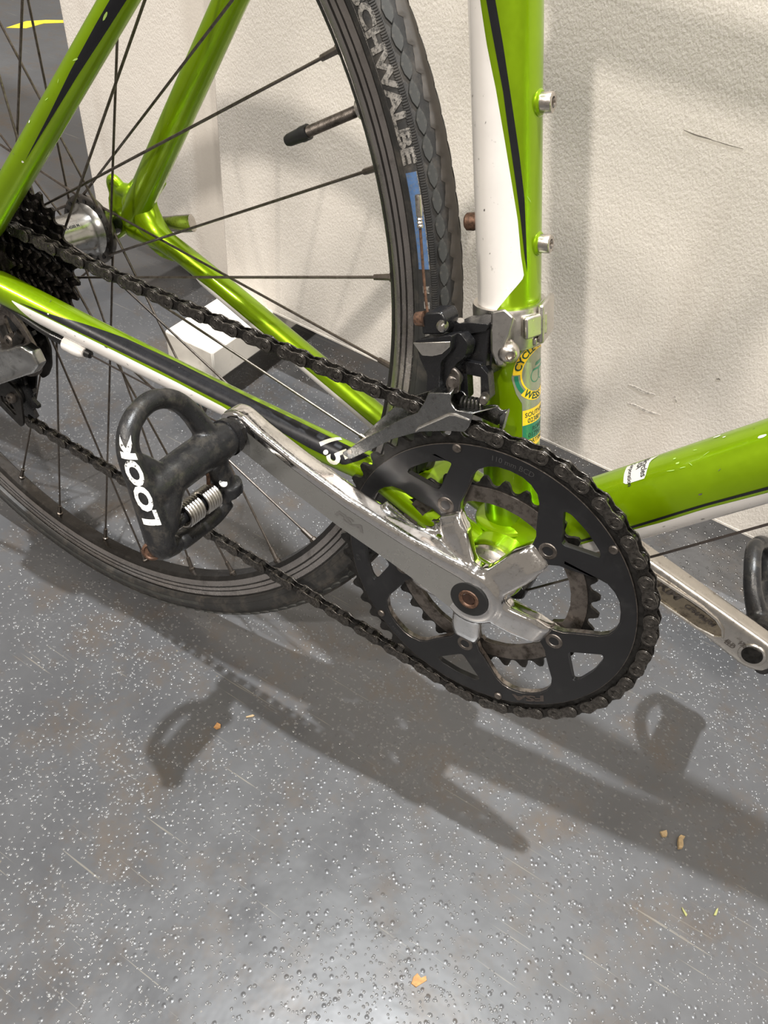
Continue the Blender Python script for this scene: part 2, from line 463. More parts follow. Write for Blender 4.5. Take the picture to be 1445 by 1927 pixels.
def bead_mesh():
    rnd = random.Random(3); V, F = [], []
    def dens(x, y):
        return 0.5 + 0.5 * sin(x * 0.021 + 1.3 * sin(y * 0.017)) * sin(y * 0.026 + 0.7 * sin(x * 0.013))
    n = 0
    while n < 30000:
        x = rnd.uniform(-720, 520); y = rnd.uniform(-360, 440)
        if rnd.random() > 0.35 + 0.65 * dens(x, y): continue
        r = rnd.uniform(0.6, 1.45) * (1.25 if rnd.random() < 0.1 else 1.0); hh = r * rnd.uniform(0.20, 0.34)
        k = len(V); m = 7; a0 = rnd.uniform(0, 6)
        el = rnd.uniform(0.8, 1.25)
        for rr, zz in ((1.0, -0.05), (0.62, 0.72)):
            for i in range(m):
                a = a0 + 2 * pi * i / m
                V.append((x + r * rr * cos(a) * el, y + r * rr * sin(a) / el, hh * zz))
        V.append((x, y, hh))
        for i in range(m):
            j = (i + 1) % m
            F.append((k + i, k + j, k + m + j, k + m + i)); F.append((k + m + i, k + m + j, k + 2 * m))
        n += 1
    return V, F
mat('bead_paint', (0.115, 0.115, 0.117), 0.17, 0.0, 0.0, 0.1, 60, spec=0.6)
bd = plain('floor_beads', bead_mesh(), 'bead_paint', 'stuff', smooth=80)
bd.parent = floor

def tag(o, label, cat, group=None):
    o['label'] = label; o['category'] = cat
    if group: o['group'] = group
    return o
def empty(name, loc=(0, 0, 0)):
    o = bpy.data.objects.new(name, None); COL.objects.link(o); o.location = loc; o.empty_display_size = 0.05
    return o
def child(name, VF, material, root, **k):
    """part of a thing that stands in the room (world axes, mm), root at root.location"""
    o = mesh_obj(name, VF, material, root, root.location / S, **k)
    return o

YAW = -0.04
def yface(x): return 346 - 0.04 * (x + 463)

part = empty('display_partition', (0.2, 0.36, 0.0))
def slab(x0, x1, z0, z1, dy0, dy1):
    q = [(x0, yface(x0) + dy0), (x1, yface(x1) + dy0), (x1, yface(x1) + dy1), (x0, yface(x0) + dy1)]
    return prism(None, [(x, y, z0) for x, y in q], [(x, y, z1) for x, y in q])
child('panel', slab(-539, 1500, 94, 2050, 0, 42), 'wall_paint', part, bevel=1.5)
child('edge_lipping', slab(-539, 1500, 92.5, 95, -0.4, 42), 'wall_paint', part)
def foot_block(x0, x1, y0, y1):
    return box(((x0 + x1) / 2, (y0 + y1) / 2, 71.5), (x1 - x0, y1 - y0, 45))
child('foot_block', foot_block(-538, -463, 229, 560), 'wood_white', part, bevel=2.5)
child('foot_block', foot_block(1280, 1355, 229, 560), 'wood_white', part, bevel=2.5)
def castor(cx, cy, root):
    ax = Vector((0.55, -0.83, 0)).normalized()
    c = Vector((cx, cy, 24.2))
    wh = child('castor_wheel', lathe([(9, -9), (20, -9), (23.5, -7), (24, 0), (23.5, 7), (20, 9), (9, 9)], c, ax, 40), 'castor_blue', root)
    child('castor_hub', lathe([(2, -11), (9.5, -11), (12, -9.6), (12, 9.6), (9.5, 11), (2, 11)], c, ax, 28), 'ring_alloy', root)
    child('castor_axle', lathe([(1, 8), (5.5, 8), (5.5, 14), (4, 15), (1, 15)], c, ax, 6), 'bolt_steel', root)
    up = Vector((0, 0, 1))
    for s in (-1, 1):
        q = c + ax * 12.6 * s
        if s > 0: continue
        child('castor_fork', box(q + Vector((0, 0, 14)), (24, 2, 34), Matrix.Rotation(atan2(ax.y, ax.x) + pi / 2, 3, 'Z')), 'satin_alloy', root)
    child('castor_plate', box((cx + 4, cy + 38, 47.5), (48, 48, 3)), 'satin_alloy', root)
castor(-498, 216, part)
castor(-500, 520, part)
castor(1318, 250, part)
tag(part, 'white textured mobile partition on a timber foot with a blue castor, behind the bicycle', 'partition')
# wear on the panel: crack, scuffs, dent rim, paint chips
def streak(x0, z0, x1, z1, wdt, material, name):
    a = Vector((x0, 0, z0)); b = Vector((x1, 0, z1)); d = (b - a); n = Vector((-d.z, 0, d.x)).normalized()
    k = 8; A = []; Bq = []
    for i in range(k + 1):
        t = i / k; ww = wdt * sin(pi * min(1, max(0, 0.06 + 0.9 * t))) * 0.5
        p = a + d * t + n * (sin(t * 7 + x0) * wdt * 0.3)
        A.append(p + n * ww); Bq.append(p - n * ww)
    pts = A + Bq[::-1]
    f = [(p.x, yface(p.x) - 0.25, p.z) for p in pts]; g = [(p.x, yface(p.x) + 0.5, p.z) for p in pts]
    child(name, prism(None, f, g), material, part)
mat('scuff_dark', (0.20, 0.18, 0.16), 0.6, var=0.2, scale=300)
mat('scuff_soft', (0.40, 0.37, 0.34), 0.6, var=0.1, scale=300, dirt=(0.70, 0.655, 0.60), dirt_amt=(0.45, 0.55), dscale=400)
streak(-42, 431.5, -16, 430.5, 0.9, 'scuff_dark', 'crack')
streak(-18, 430.6, 6, 431.0, 0.4, 'scuff_dark', 'crack')
streak(-12, 199.5, 16, 201.0, 3.2, 'scuff_soft', 'scuff_mark')
streak(-6, 180, 28, 182.5, 3.0, 'scuff_soft', 'scuff_mark')
streak(33, 212, 36, 203, 2.0, 'scuff_soft', 'scuff_mark')
streak(60, 243, 64, 243, 1.4, 'scuff_dark', 'chip')
# second, set-back panel that closes the corner at the left
lp = empty('set_back_panel', (-0.68, 0.39, 0))
q = [(-822, 397), (-500, 384), (-500, 424), (-822, 437)]
child('panel', prism(None, [(x, y, 87) for x, y in q], [(x, y, 2050) for x, y in q]), 'wall_paint', lp, bevel=1.5)
child('foot_block', box((-700, 500, 70), (60, 150, 42)), 'wood_white', lp, bevel=2)
child('foot_pad', box((-700, 520, 24), (50, 100, 48.5)), 'rubber_black', lp, bevel=2)
tag(lp, 'narrow white panel set back beside the big partition, behind the rear hub', 'partition')

# ------------------------------------------------------------------ the bicycle
bike = empty('bicycle', (0, 0, 0))
bike.rotation_euler = (-LEAN, 0, 0)
tag(bike, 'lime green road bicycle leaning in front of the white partition, drive side to the camera', 'bicycle')
def P(name, VF, material, parent=None, **k):
    return mesh_obj(name, VF, material, parent or bike, G, **k)

# ---- frame
STA = 1.290
UST = Vector((-cos(STA), 0, sin(STA)))
def on_axis(A, B, t): return Vector(A) + (Vector(B) - Vector(A)) * t
ST = (Vector((0, 0, 0)), UST * 400, 16.9, 16.9)
DT = (Vector((25.1, 0, 29.7)), Vector((109.3, 0, 122.4)), 21.7, 20.4)
CSR = (Vector((-369.2, -64, 55.8)), Vector((-119.7, -36, 32.1)), 10.7, 10.0)
SSR = (Vector((-385.5, -64, 102.1)), Vector((-272.3, -48, 247.8)), 9.5, 8.5)
XW, ZW = -405.2, 66.8

def axis_at(T, t):
    """centre line of the named tube, slightly bowed for the chain stay"""
    p = T[0] + (T[1] - T[0]) * t
    if T is CSR:
        p = p + Vector((0, 0, -1.6 * 4 * t * (1 - t) + 0.8))
    return p
def rad_at(T, t):
    if T is DT and t > 1: return 20.4 - 0.4 * (t - 1) if t < 2 else 20.0 - 0.3125 * (t - 2)
    return T[2] + (T[3] - T[2]) * t

def tube_of(T, t0, t1, n=24, k=14, over=0.0):
    path = [axis_at(T, t0 + (t1 - t0) * i / k) for i in range(k + 1)]
    return tube(path, [rad_at(T, t0 + (t1 - t0) * i / k) + over for i in range(k + 1)], n)

def surf(T, t, th, h):
    D = (T[1] - T[0]).normalized()
    e1 = Vector((0, -1, 0)); e1 = (e1 - D * e1.dot(D)).normalized(); e2 = D.cross(e1)
    a = radians(th)
    return axis_at(T, t) + (e1 * cos(a) + e2 * sin(a)) * (rad_at(T, t) + h)

def interp(pts, t):
    if t <= pts[0][0]: return pts[0][1]
    for (a, x), (b, y) in zip(pts[:-1], pts[1:]):
        if t <= b: return x + (y - x) * (t - a) / (b - a + 1e-9)
    return pts[-1][1]

def band(T, lo, hi, h=0.12, ns=40, nt=10, t0=None, t1=None):
    """painted field lying on a tube between two border lines given as (t, angle) lists; thin, follows the tube"""
    lo = sorted(lo); hi = sorted(hi)
    t0 = t0 if t0 is not None else min(lo[0][0], hi[0][0]); t1 = t1 if t1 is not None else max(lo[-1][0], hi[-1][0])
    V, F = [], []
    for i in range(ns + 1):
        t = t0 + (t1 - t0) * i / ns
        a, b = interp(lo, t), interp(hi, t)
        for j in range(nt + 1):
            V.append(tuple(surf(T, t, a + (b - a) * j / nt, h)))
    for i in range(ns):
        for j in range(nt):
            q = i * (nt + 1) + j
            F.append((q, q + 1, q + nt + 2, q + nt + 1))
    return V, F

def wrap_text(T, s, t, th, size, rot=0.0, h=0.2, shear=0, bold=0.0, sx=1.0, align='CENTER', arc=None):
    """lettering wrapped on a tube: reading direction turned by rot (deg) from 'along +axis'; optional arc = (radius, start angle)"""
    V, F = text2d(s, size, shear, bold, align)
    V = [(x * sx, y) for x, y in V]
    V, F = split_tris(V, F, 2.0)
    L = (T[1] - T[0]).length; r = rad_at(T, t)
    c, sn = cos(radians(rot)), sin(radians(rot))
    out = []
    for x, y in V:
        if arc:
            R, a0 = arc; a = radians(a0) - x / R * (1 if R > 0 else -1) * (1 if R > 0 else 1)
            rr = abs(R) + (y if R > 0 else -y)
            if R < 0: a = radians(a0) + x / abs(R)
            u, v = rr * cos(a), rr * sin(a)
        else:
            u, v = x * c - y * sn, x * sn + y * c
        out.append(tuple(surf(T, t + u / L, th - math.degrees(v / r), h)))
    return out, F

# main tubes; the frame is one welded piece
seat_tube = tube_of(ST, 0.03, 1.42, 40, 4)
DTD = (DT[1] - DT[0]).normalized()
DTL = (DT[1] - DT[0]).length
down_tube = tube([axis_at(DT, t) for t in (-0.25, 0, 0.5, 1, 2, 3.6)], [22, 21.7, 21.05, 20.4, 20, 19.5], 40)
head_p = axis_at(DT, 3.55)
st_top = UST * 545
top_tube = tube([st_top + Vector((0, 0, -6)), (st_top + (head_p + Vector((-18, 0, 120)))) / 2, head_p + Vector((-18, 0, 120))], [17, 17, 18], 24)
hd = Vector((-0.30, 0, 0.954))
head_tube = tube([head_p - hd * 35, head_p + hd * 150], 19, 24)
cs_t = [(-0.05) + 1.17 * i / 60 for i in range(61)]
csr_path = [Vector((-396, -64, 60)), Vector((-388, -64.3, 58.8))] + [axis_at(CSR, t) for t in cs_t] + [Vector((-62, -31, 22)), Vector((-38, -28, 13)), Vector((-18, -24, 4))]
csr = tube(csr_path, [6.5, 9.6] + [rad_at(CSR, t) for t in cs_t] + [10.5, 12, 12], 36)
csl = tube(smooth_path([(-388, 62, 66), (-362, 62.5, 67.5), (-345, 62, 66.8), (-287, 55.5, 54.8), (-229, 49, 41.2), (-171, 42.5, 27.5), (-113, 36, 13.5), (-70, 32.5, 7), (-20, 26, 2)], 6),
           lerp_list([6, 8.5, 8.2, 8.4, 8.8, 9.0, 9.2, 11, 12], 6, 99)[:49], 24)
ssr = tube([(-392, -64.9, 94), SSR[0], on_axis(SSR[0], SSR[1], .5), SSR[1], on_axis(SSR[0], SSR[1], 1.2), (-190, -30, 356), st_top + Vector((-6, -9, -35))], [8.5, 9.5, 9, 8.5, 8.3, 8, 8], 24)
ssl = tube([(-388, 62.5, 74), (-380, 61.5, 85), (-329, 53, 163), (-273, 44, 248.6), (-190, 27, 360), st_top + Vector((-6, 9, -35))], [8, 10.9, 10.5, 9.8, 8.5, 8], 24)
brake_bridge = tube([(-205, -30, 342), (-205, 30, 342)], 6, 14)
bb_shell = lathe([(17, -34), (20.8, -34), (21.5, -32), (21.5, 32), (20.8, 34), (17, 34)], (0, 0, 0), (0, 1, 0), 48)
weld = join(*[lathe([(19.5, 0), (22.5, 1.2), (23.4, 3), (22.5, 4.8), (19.5, 6)], UST * 17, UST, 40)])
cs_bridge = tube([(-62, -30, 20), (-66, 0, 18), (-62, 30, 14)], [8, 9, 8], 14)
frame = P('frame', join(seat_tube, down_tube, top_tube, head_tube, csr, csl, ssr, ssl, brake_bridge, bb_shell, weld, cs_bridge), 'green_paint')
# rear drop-outs (flat plates with rounded lugs)
def dropout(y0, y1, sgn):
    o = rounded([(-394, 61.5), (-376, 59), (-357, 52), (-330, 55), (-345, 70), (-357, 79), (-365, 94), (-352, 112), (-372, 118), (-385, 106), (-394.5, 95.5), (-402, 99), (-409, 95), (-412, 84), (-413, 62), (-407, 50)], 3.5)
    return plate([o, circle(XW, ZW, 5.2)], y0, y1)
dl_ = P('dropout', join(dropout(62, 69, 1), tube(smooth_path([(-340, 61.5, 65), (-358, 63, 70), (-371, 64, 79), (-379, 63, 90), (-383, 61.5, 84)], 5), lerp_list([8.2, 9.5, 11.5, 11.5, 10.5], 5, 99)[:21], 18),
    tube([(-386, 64, 96), (-402, 65, 94)], [6, 5], 12)), 'green_paint', frame)
md = dl_.modifiers.new('weld', 'REMESH'); md.mode = 'VOXEL'; md.voxel_size = 0.0012; md.use_smooth_shade = True
sm = dl_.modifiers.new('soften', 'SMOOTH'); sm.factor = 0.5; sm.iterations = 10
P('dropout', plate([rounded([(-398, 100), (-390, 96), (-391, 84), (-397, 76), (-397, 62), (-391, 54), (-398, 50), (-413, 56), (-416, 92), (-408, 102)], 3), circle(XW, ZW, 5.2)], -69, -63), 'green_paint', frame, bevel=1.6)
P('eyelet', join(tube(smooth_path([(-409, 66, 88), (-409, 64, 97), (-404, 62.5, 101), (-397, 64, 96)], 5), 3.6, 12)), 'green_paint', frame)
P('derailleur_hanger', plate([rounded([(-400, 66), (-386, 58), (-384, 44), (-392, 36), (-402, 38), (-408, 52)], 4)], -68, -63), 'satin_alloy', frame, bevel=1)

P('seat_post', tube([st_top + UST * 10, UST * 760], 13.6, 28), 'satin_alloy', frame)
P('seat_clamp', lathe([(16.9, -9), (19.5, -9), (19.5, 9), (16.9, 9)], UST * 560, UST, 36, True), 'black_anodised', frame)
# paintwork on the tubes
wl = [(0.7405, -17), (0.6986, -6.9), (0.6547, 6.4), (0.6055, 18), (0.5517, 29.7), (0.5087, 39), (0.4664, 44.1), (0.4383, 50.1), (0.4194, 25.2), (0.3976, 1)]
wl = sorted([(0.34, -70)] + wl + [(0.95, -60)])
P('white_paint_field', band(ST, [(t, -175) for t, _ in wl], wl, 0.12, 120, 24, 0.36, 0.93), 'white_paint', frame)
bl = sorted([(0.7398, -6), (0.6979, 5.4), (0.6511, 17.7), (0.6113, 24.7), (0.5597, 34.7), (0.5082, 44.3), (0.4656, 50.9), (0.4435, 56.2), (0.93, -52)])
br = sorted([(0.7388, 8.3), (0.6971, 18.7), (0.6383, 30.9), (0.5832, 42.2), (0.533, 51), (0.465, 55.3), (0.4435, 56.4), (0.93, -34)])
P('black_stripe', band(ST, bl, br, 0.16, 80, 4), 'black_paint', frame)
P('black_line', band(DT, [(0.1, 10), (0.41, 12.4), (0.74, 10.9), (1.01, 13.4), (3.4, 10)], [(0.1, 14), (0.41, 17), (0.74, 15.3), (1.01, 18.9), (3.4, 16)], 0.12, 40, 3), 'black_paint', frame)
P('white_paint_field', band(DT, [(0.1, 19), (0.41, 20), (0.56, 22.1), (0.74, 20.1), (1.0, 24.3), (3.4, 22)], [(0.1, 160), (3.4, 160)], 0.12, 60, 20), 'white_paint', frame)
P('black_stripe', band(CSR, [(0.0467, -21.7), (0.1407, -34.8), (0.2454, -60.1), (0.3667, -84.5), (0.5192, -92), (0.7623, -87.5), (0.8821, -87), (0.9549, -84), (1.0355, -82), (1.0958, -81)],
     [(0.0467, -21), (0.1842, -22.4), (0.3262, -27.5), (0.4936, -29.7), (0.6954, -24.4), (0.8805, -20), (0.9475, -11.6), (0.9994, -10), (1.0473, -7.2), (1.0827, -49.9), (1.0958, -80)], 0.24, 120, 10), 'black_paint', frame)
P('white_paint_field', band(CSR, [(0.0207, -15.3), (0.197, -18.5), (0.3566, -20.5), (0.5506, -19), (0.6926, -12), (0.80, 5), (0.86, 60)], [(0.0207, -12), (0.10, 40), (0.2, 100), (0.86, 100)], 0.2, 80, 16), 'white_paint', frame)
SSR2 = SSR
P('black_stripe', band(SSR, [(0.3835, 29.9), (0.5905, 22.7), (0.7597, 12.5), (0.9391, 8.6), (1.02, 9), (1.19, 6)], [(0.3835, 30.2), (0.5914, 35.1), (0.7603, 38.5), (0.9135, 45.5), (1.02, 50), (1.19, 58)], 0.2, 60, 8), 'black_paint', frame)
# far chain stay: white underside
CSL = (Vector((-345, 62, 66.8)), Vector((-113, 36, 13.5)), 8.4, 9.25)
P('white_paint_field', band(CSL, [(0.16, 14), (0.24, 4), (1.0, 0)], [(0.16, 16), (0.24, 120), (1.0, 120)], 0.5, 50, 14), 'white_paint', frame)
P('model_number', wrap_text(CSR, '1.5', 1.006, -44, 19.0, -42, 0.42, 0.0, 0.03, 0.9), 'print_cream', frame, label='cream model number 1.5 on the black stripe')

# stickers
P('maker_sticker', band(DT, [(0.452, -93), (0.458, -93), (0.575, -95), (0.60, -97)], [(0.452, -56), (0.464, -52.4), (0.552, -52), (0.563, -60), (0.572, -84), (0.60, -96)], 0.22, 30, 10), 'sticker_silver', frame, label='small silver sticker with black print')
P('sticker_print', join(wrap_text(DT, 'Bicycles', 0.548, -77, 5.0, -90, 0.34, 0, 0.02), wrap_text(DT, 'USA', 0.520, -84, 4.2, -90, 0.34, 0, 0.02), wrap_text(DT, 'Corporation', 0.482, -72, 3.6, -90, 0.34, 0, 0.02)), 'print_black', frame)

SD = -1
def ring_band(T, tc, thc, r0, r1, a0, a1, h, n=30, m=4):
    L = (T[1] - T[0]).length; R = T[2]; V, F = [], []
    for i in range(n + 1):
        a = radians(a0 + (a1 - a0) * i / n)
        for j in range(m + 1):
            rr = r0 + (r1 - r0) * j / m
            V.append(tuple(surf(T, tc + rr * sin(a) / L, thc + math.degrees(rr * cos(a) / R), h)))
    for i in range(n):
        for j in range(m):
            q = i * (m + 1) + j
            F.append((q, q + 1, q + m + 2, q + m + 1))
    return V, F
TC, THC = 0.3045, 86.5
st = P('dealer_sticker', join(band(ST, [(0.195, 45.5), (0.262, 45.5), (0.278, 34), (0.302, 25.5), (0.327, 34), (0.340, 45.5), (0.349, 45.5)], [(0.195, 128), (0.262, 128), (0.302, 146), (0.349, 128)], 0.14, 50, 24)), 'sticker_clear', frame, label='clear dealer sticker with a round yellow and green badge')
P('badge_band', join(ring_band(ST, TC, THC, 12.2, 17.3, 15, 178, 0.22), ring_band(ST, TC, THC, 12.2, 17.3, 222, 320, 0.22), ring_band(ST, TC, THC, 12.2, 13.2, 178, 222, 0.22, 12, 1),
      band(ST, [(0.2275, 46.2), (0.2505, 46.2)], [(0.2275, 127), (0.2505, 127)], 0.22, 4, 20), band(ST, [(0.19, 46.2), (0.203, 46.2)], [(0.19, 127), (0.203, 127)], 0.22, 4, 20)), 'sticker_yellow', frame)
P('badge_panel', join(band(ST, [(0.203, 46.2), (0.2275, 46.2)], [(0.203, 127), (0.2275, 127)], 0.22, 4, 20), ring_band(ST, TC, THC, 14.3, 16.5, 180, 221, 0.22, 10, 2),
      band(ST, [(0.3062, 68), (0.3090, 71)], [(0.3062, 112), (0.3090, 109)], 0.22, 3, 14), band(ST, [(0.3125, 76), (0.317, 79)], [(0.3125, 104), (0.317, 101)], 0.22, 3, 14),
      ring_band(ST, 0.2985, 78, 3.6, 4.1, 0, 360, 0.22, 24, 1), ring_band(ST, 0.2985, 100, 3.6, 4.1, 0, 360, 0.22, 24, 1)), 'sticker_green', frame)
def arc_text(s, R, a_mid, size, inward=False):
    V, F = text2d(s, size, 0, 0.03); V, F = split_tris(V, F, 1.5); out = []
    L = (ST[1] - ST[0]).length
    for x, y in V:
        if not inward:
            a = radians(a_mid) - x / R; rr = R + y
        else:
            a = radians(a_mid) + x / R; rr = R - y
        out.append(tuple(surf(ST, TC + rr * sin(a) / L, THC + math.degrees(rr * cos(a) / ST[2]), 0.32)))
    return out, F
P('badge_lettering', join(arc_text('CYCLE W', 14.7, 122, 5.6), arc_text('WESS', 14.8, 252, 5.6, True)), 'sticker_text', frame)
def seat_text(s, t, th, size):
    V, F = text2d(s, size, 0, 0.015, 'LEFT'); V, F = split_tris(V, F, 1.5); L = 400.0
    return [tuple(surf(ST, t + y / L, th + math.degrees(x / ST[2]), 0.32)) for x, y in V], F
P('sticker_lettering', join(seat_text('SOUTHAMPTON', 0.2425, 51, 3.9), seat_text('02380 47', 0.2330, 57, 4.1), seat_text('ROMSEY', 0.2185, 68, 3.8), seat_text('01794 5', 0.2095, 58, 4.1), seat_text('PORTSMOUTH', 0.1985, 51, 3.8)), 'sticker_text', frame)

# bolts on the seat tube
def socket_bolt(p, d, parent, r=4.6, h=6.6):
    d = Vector(d).normalized()
    b = P('bottle_cage_bolt', lathe([(2.3, 1.0), (r, 1.0), (r, h - .6), (r - .6, h), (2.5, h), (2.3, h - 3), (0.01, h - 3)], p, d, 28), 'bolt_steel', parent, smooth=50)
    P('boss', lathe([(2.5, -3), (6.4, -3), (6.2, 0.2), (5.2, 1.1), (2.5, 1.1)], p, d, 28), 'green_paint', parent)
FR = Vector((sin(STA), 0, cos(STA)))
for s in (253.4, 189.4):
    socket_bolt(UST * s + FR * 16.6, FR, frame)
P('boss_screw', lathe([(0.1, 4.6), (3.2, 4.6), (4.4, 3.6), (4.6, 0), (4.0, -2), (0.1, -2)], UST * 200 - FR * 18.2 + Vector((0, -3, 0)), -FR + Vector((0, -0.15, 0)), 24), 'rust_steel', frame)

# paint chips and scratches, each with its own outline on the tube
mat('bare_primer', (0.72, 0.72, 0.66), 0.5, 0.0, 0.0, 0.1, 300)
mat('dark_chip', (0.07, 0.066, 0.06), 0.5, 0.0, 0.0, 0.2, 300)
mat('pale_scratch', (0.42, 0.62, 0.14), 0.4, 0.3, 0.4, 0.1, 300)
def chip(T, t, th, la, lt, material, rot=0.0, h=0.3, seed=0):
    """irregular flake, la mm along the tube, lt mm round it"""
    rnd = random.Random(seed * 7 + int(t * 1000)); n = 9; L = (T[1] - T[0]).length; r = rad_at(T, t)
    V = [tuple(surf(T, t, th, h))]
    for i in range(n):
        a = 2 * pi * i / n; k = rnd.uniform(0.65, 1.1)
        u, v = la / 2 * cos(a) * k, lt / 2 * sin(a) * k
        u, v = u * cos(rot) - v * sin(rot), u * sin(rot) + v * cos(rot)
        V.append(tuple(surf(T, t + u / L, th + math.degrees(v / r), h)))
    return V, [(0, i + 1, (i + 1) % n + 1) for i in range(n)]
CHIPS = [('DT', 0.8655, -92.4, 4.5, 2.2, 'bare_primer', 0),
         ('DT', 0.9, -82.4, 2.2, 1.4, 'bare_primer', 0),
         ('DT', 1.052, -58, 5, 2.4, 'bare_primer', 0),
         ('DT', 0.672, -51, 6, 0.7, 'pale_scratch', 0.2),
         ('DT', 0.726, -49.8, 5, 0.7, 'pale_scratch', 0.1),
         ('DT', 0.7046, -59.6, 3, 1.8, 'pale_scratch', 0),
         ('DT', 0.7612, -50.8, 4, 0.6, 'pale_scratch', 0.9),
         ('DT', 0.69, -70, 2.4, 1.6, 'pale_scratch', 0),
         ('DT', 0.83, -60, 5, 0.5, 'pale_scratch', -0.4),
         ('DT', 0.78, -74, 3, 0.6, 'pale_scratch', 0.3),
         ('DT', 0.7635, -5.2, 3, 2, 'dark_chip', 0),
         ('DT', 0.7023, 42.8, 3, 2, 'dark_chip', 0.5),
         ('DT', 0.5434, 31.8, 2.6, 0.9, 'dark_chip', 0),
         ('DT', 0.87, -30, 3, 0.6, 'dark_chip', -0.5),
         ('SSR', 0.4999, -30.3, 2.6, 1.6, 'bare_primer', 0),
         ('SSR', 0.3713, 25.1, 1.8, 1.8, 'bare_primer', 0),
         ('SSR', 0.7991, 8.2, 5, 1.2, 'pale_scratch', 0.4),
         ('SSR', 0.9718, 20.9, 7, 1.8, 'pale_scratch', 0),
         ('SSR', 0.62, -10, 4, 0.5, 'pale_scratch', 0.3),
         ('SSR', 0.7, -6, 3, 0.5, 'pale_scratch', -0.3),
         ('SSR', 0.42, -25, 2.5, 0.5, 'dark_chip', 1.2),
         ('SSR', 0.36, -20, 3, 0.5, 'dark_chip', 1.2),
         ('CSR', 0.1379, -32.6, 1.6, 1.2, 'bare_primer', 0),
         ('CSR', 0.3298, -19.3, 4, 1.5, 'dark_chip', 0),
         ('CSR', 0.5384, -72.2, 1.4, 1.4, 'dark_chip', 0),
         ('CSR', 0.0829, 5, 2.4, 0.7, 'dark_chip', 0.3),
         ('CSR', 0.2, 2, 4, 0.6, 'dark_chip', 0.2),
         ('CSR', 0.23, -4, 2.4, 0.8, 'dark_chip', 0.2),
         ('CSR', 0.26, 0, 1.5, 0.8, 'dark_chip', 0),
         ('CSR', 0.5001, 3, 3, 0.6, 'dark_chip', 0.5),
         ('CSR', 0.4, 6, 3, 0.7, 'dark_chip', 0.6),
         ('CSR', 0.6, 2, 4, 0.5, 'dark_chip', -0.5),
         ('CSR', 0.1216, -80, 4, 0.7, 'dark_chip', 1.3),
         ('CSR', 0.36, -110, 5, 1, 'dark_chip', 0),
         ('CSR', 0.42, -112, 7, 1.2, 'dark_chip', 0),
         ('CSR', 0.48, -115, 6, 1.2, 'dark_chip', 0.1),
         ('ST', 0.522, -19.5, 2, 1.4, 'dark_chip', 0.6),
         ('ST', 0.5312, 59.6, 5, 0.5, 'pale_scratch', -0.6),
         ('ST', 0.6475, -44.8, 2.6, 0.7, 'dark_chip', 0.8),
         ('ST', 0.58, -30, 1.2, 0.8, 'dark_chip', 0),
         ('ST', 0.47, -10, 1.4, 0.6, 'dark_chip', 0.5),
         ('ST', 0.62, -12, 2, 0.5, 'dark_chip', 0.4)]
for i, (tn, t, th, la, lt, m_, rot) in enumerate(CHIPS):
    P('paint_chip', chip({'ST': ST, 'DT': DT, 'CSR': CSR, 'SSR': SSR}[tn], t, th, la * (0.75 if m_ == 'dark_chip' else 0.9), lt * (0.5 if m_ == 'dark_chip' else 0.75), m_, rot, 0.32, i), m_, frame)
# ---- rear wheel
WC = Vector((XW, 0, ZW))
RIM_IN = 300.6
def wheel_lathe(prof, n=160, close=True): return lathe(prof, WC, (0, 1, 0), n, close)
rim_prof = [(300.4, -4), (300.4, 4), (302.5, 7.2), (306.0, 9.0), (308.2, 9.4), (308.9, 8.9), (309.6, 9.5), (317.6, 10.3), (319.2, 10.3), (319.2, 8.4), (314, 7.6), (314, -7.6), (319.2, -8.4), (319.2, -10.3), (317.6, -10.3), (309.6, -9.5), (308.9, -8.9), (308.2, -9.4), (306.0, -9.0), (302.5, -7.2)]
rim = P('rim', wheel_lathe(rim_prof), 'rim_alloy', smooth=22)
P('rim_bed', wheel_lathe([(300.1, -5.5), (300.1, 5.5), (302.3, 7.3), (303.5, 8.0), (303.9, 7.6), (301.2, 4.5), (301.2, -4.5), (303.9, -7.6), (303.5, -8.0), (302.3, -7.3)]), 'rim_dark', rim)
P('wear_groove', wheel_lathe([(312.4, -9.98), (313.4, -10.05), (313.4, -9.7), (312.4, -9.7)]), 'rim_dark', rim)
P('wear_groove', wheel_lathe([(308.3, -9.55), (309.5, -9.62), (309.5, -9.3), (308.3, -9.3)]), 'rim_dark', rim)
P('rim_lip', wheel_lathe([(317.4, -10.4), (319.3, -10.5), (319.3, -9.9), (317.4, -9.9)]), 'rim_dark', rim)
RT, RC = 14.8, 326.0
def tyre_pt(ang, phi, h=0.0):
    """ang: round the wheel (rad, from +X towards +Z); phi: round the section, 0 = tread centre, + = drive side"""
    rr = RC + (RT + h) * cos(phi); y = -(RT + h) * sin(phi)
    return Vector((XW + rr * cos(ang), y, ZW + rr * sin(ang)))
prof = [(318.0, 8.6), (318.4, 10.2), (320.0, 11.6)]
prof = [(r, h) for r, h in prof]
sec = [(RC + RT * cos(f), RT * sin(f)) for f in [radians(a) for a in range(-122, 123, 8)]]
tyre_prof = [(317.6, -9.2), (319.4, -10.9)] + sec[1:-1] + [(319.4, 10.9), (317.6, 9.2)]
tyre = P('tyre', wheel_lathe(tyre_prof, 200), 'tyre_rubber', smooth=40)
P('bead_line', join(wheel_lathe([(320.0, -12.2), (323.4, -14.6), (323.8, -14.2), (320.4, -11.6)], 160)), 'rim_dark', tyre)
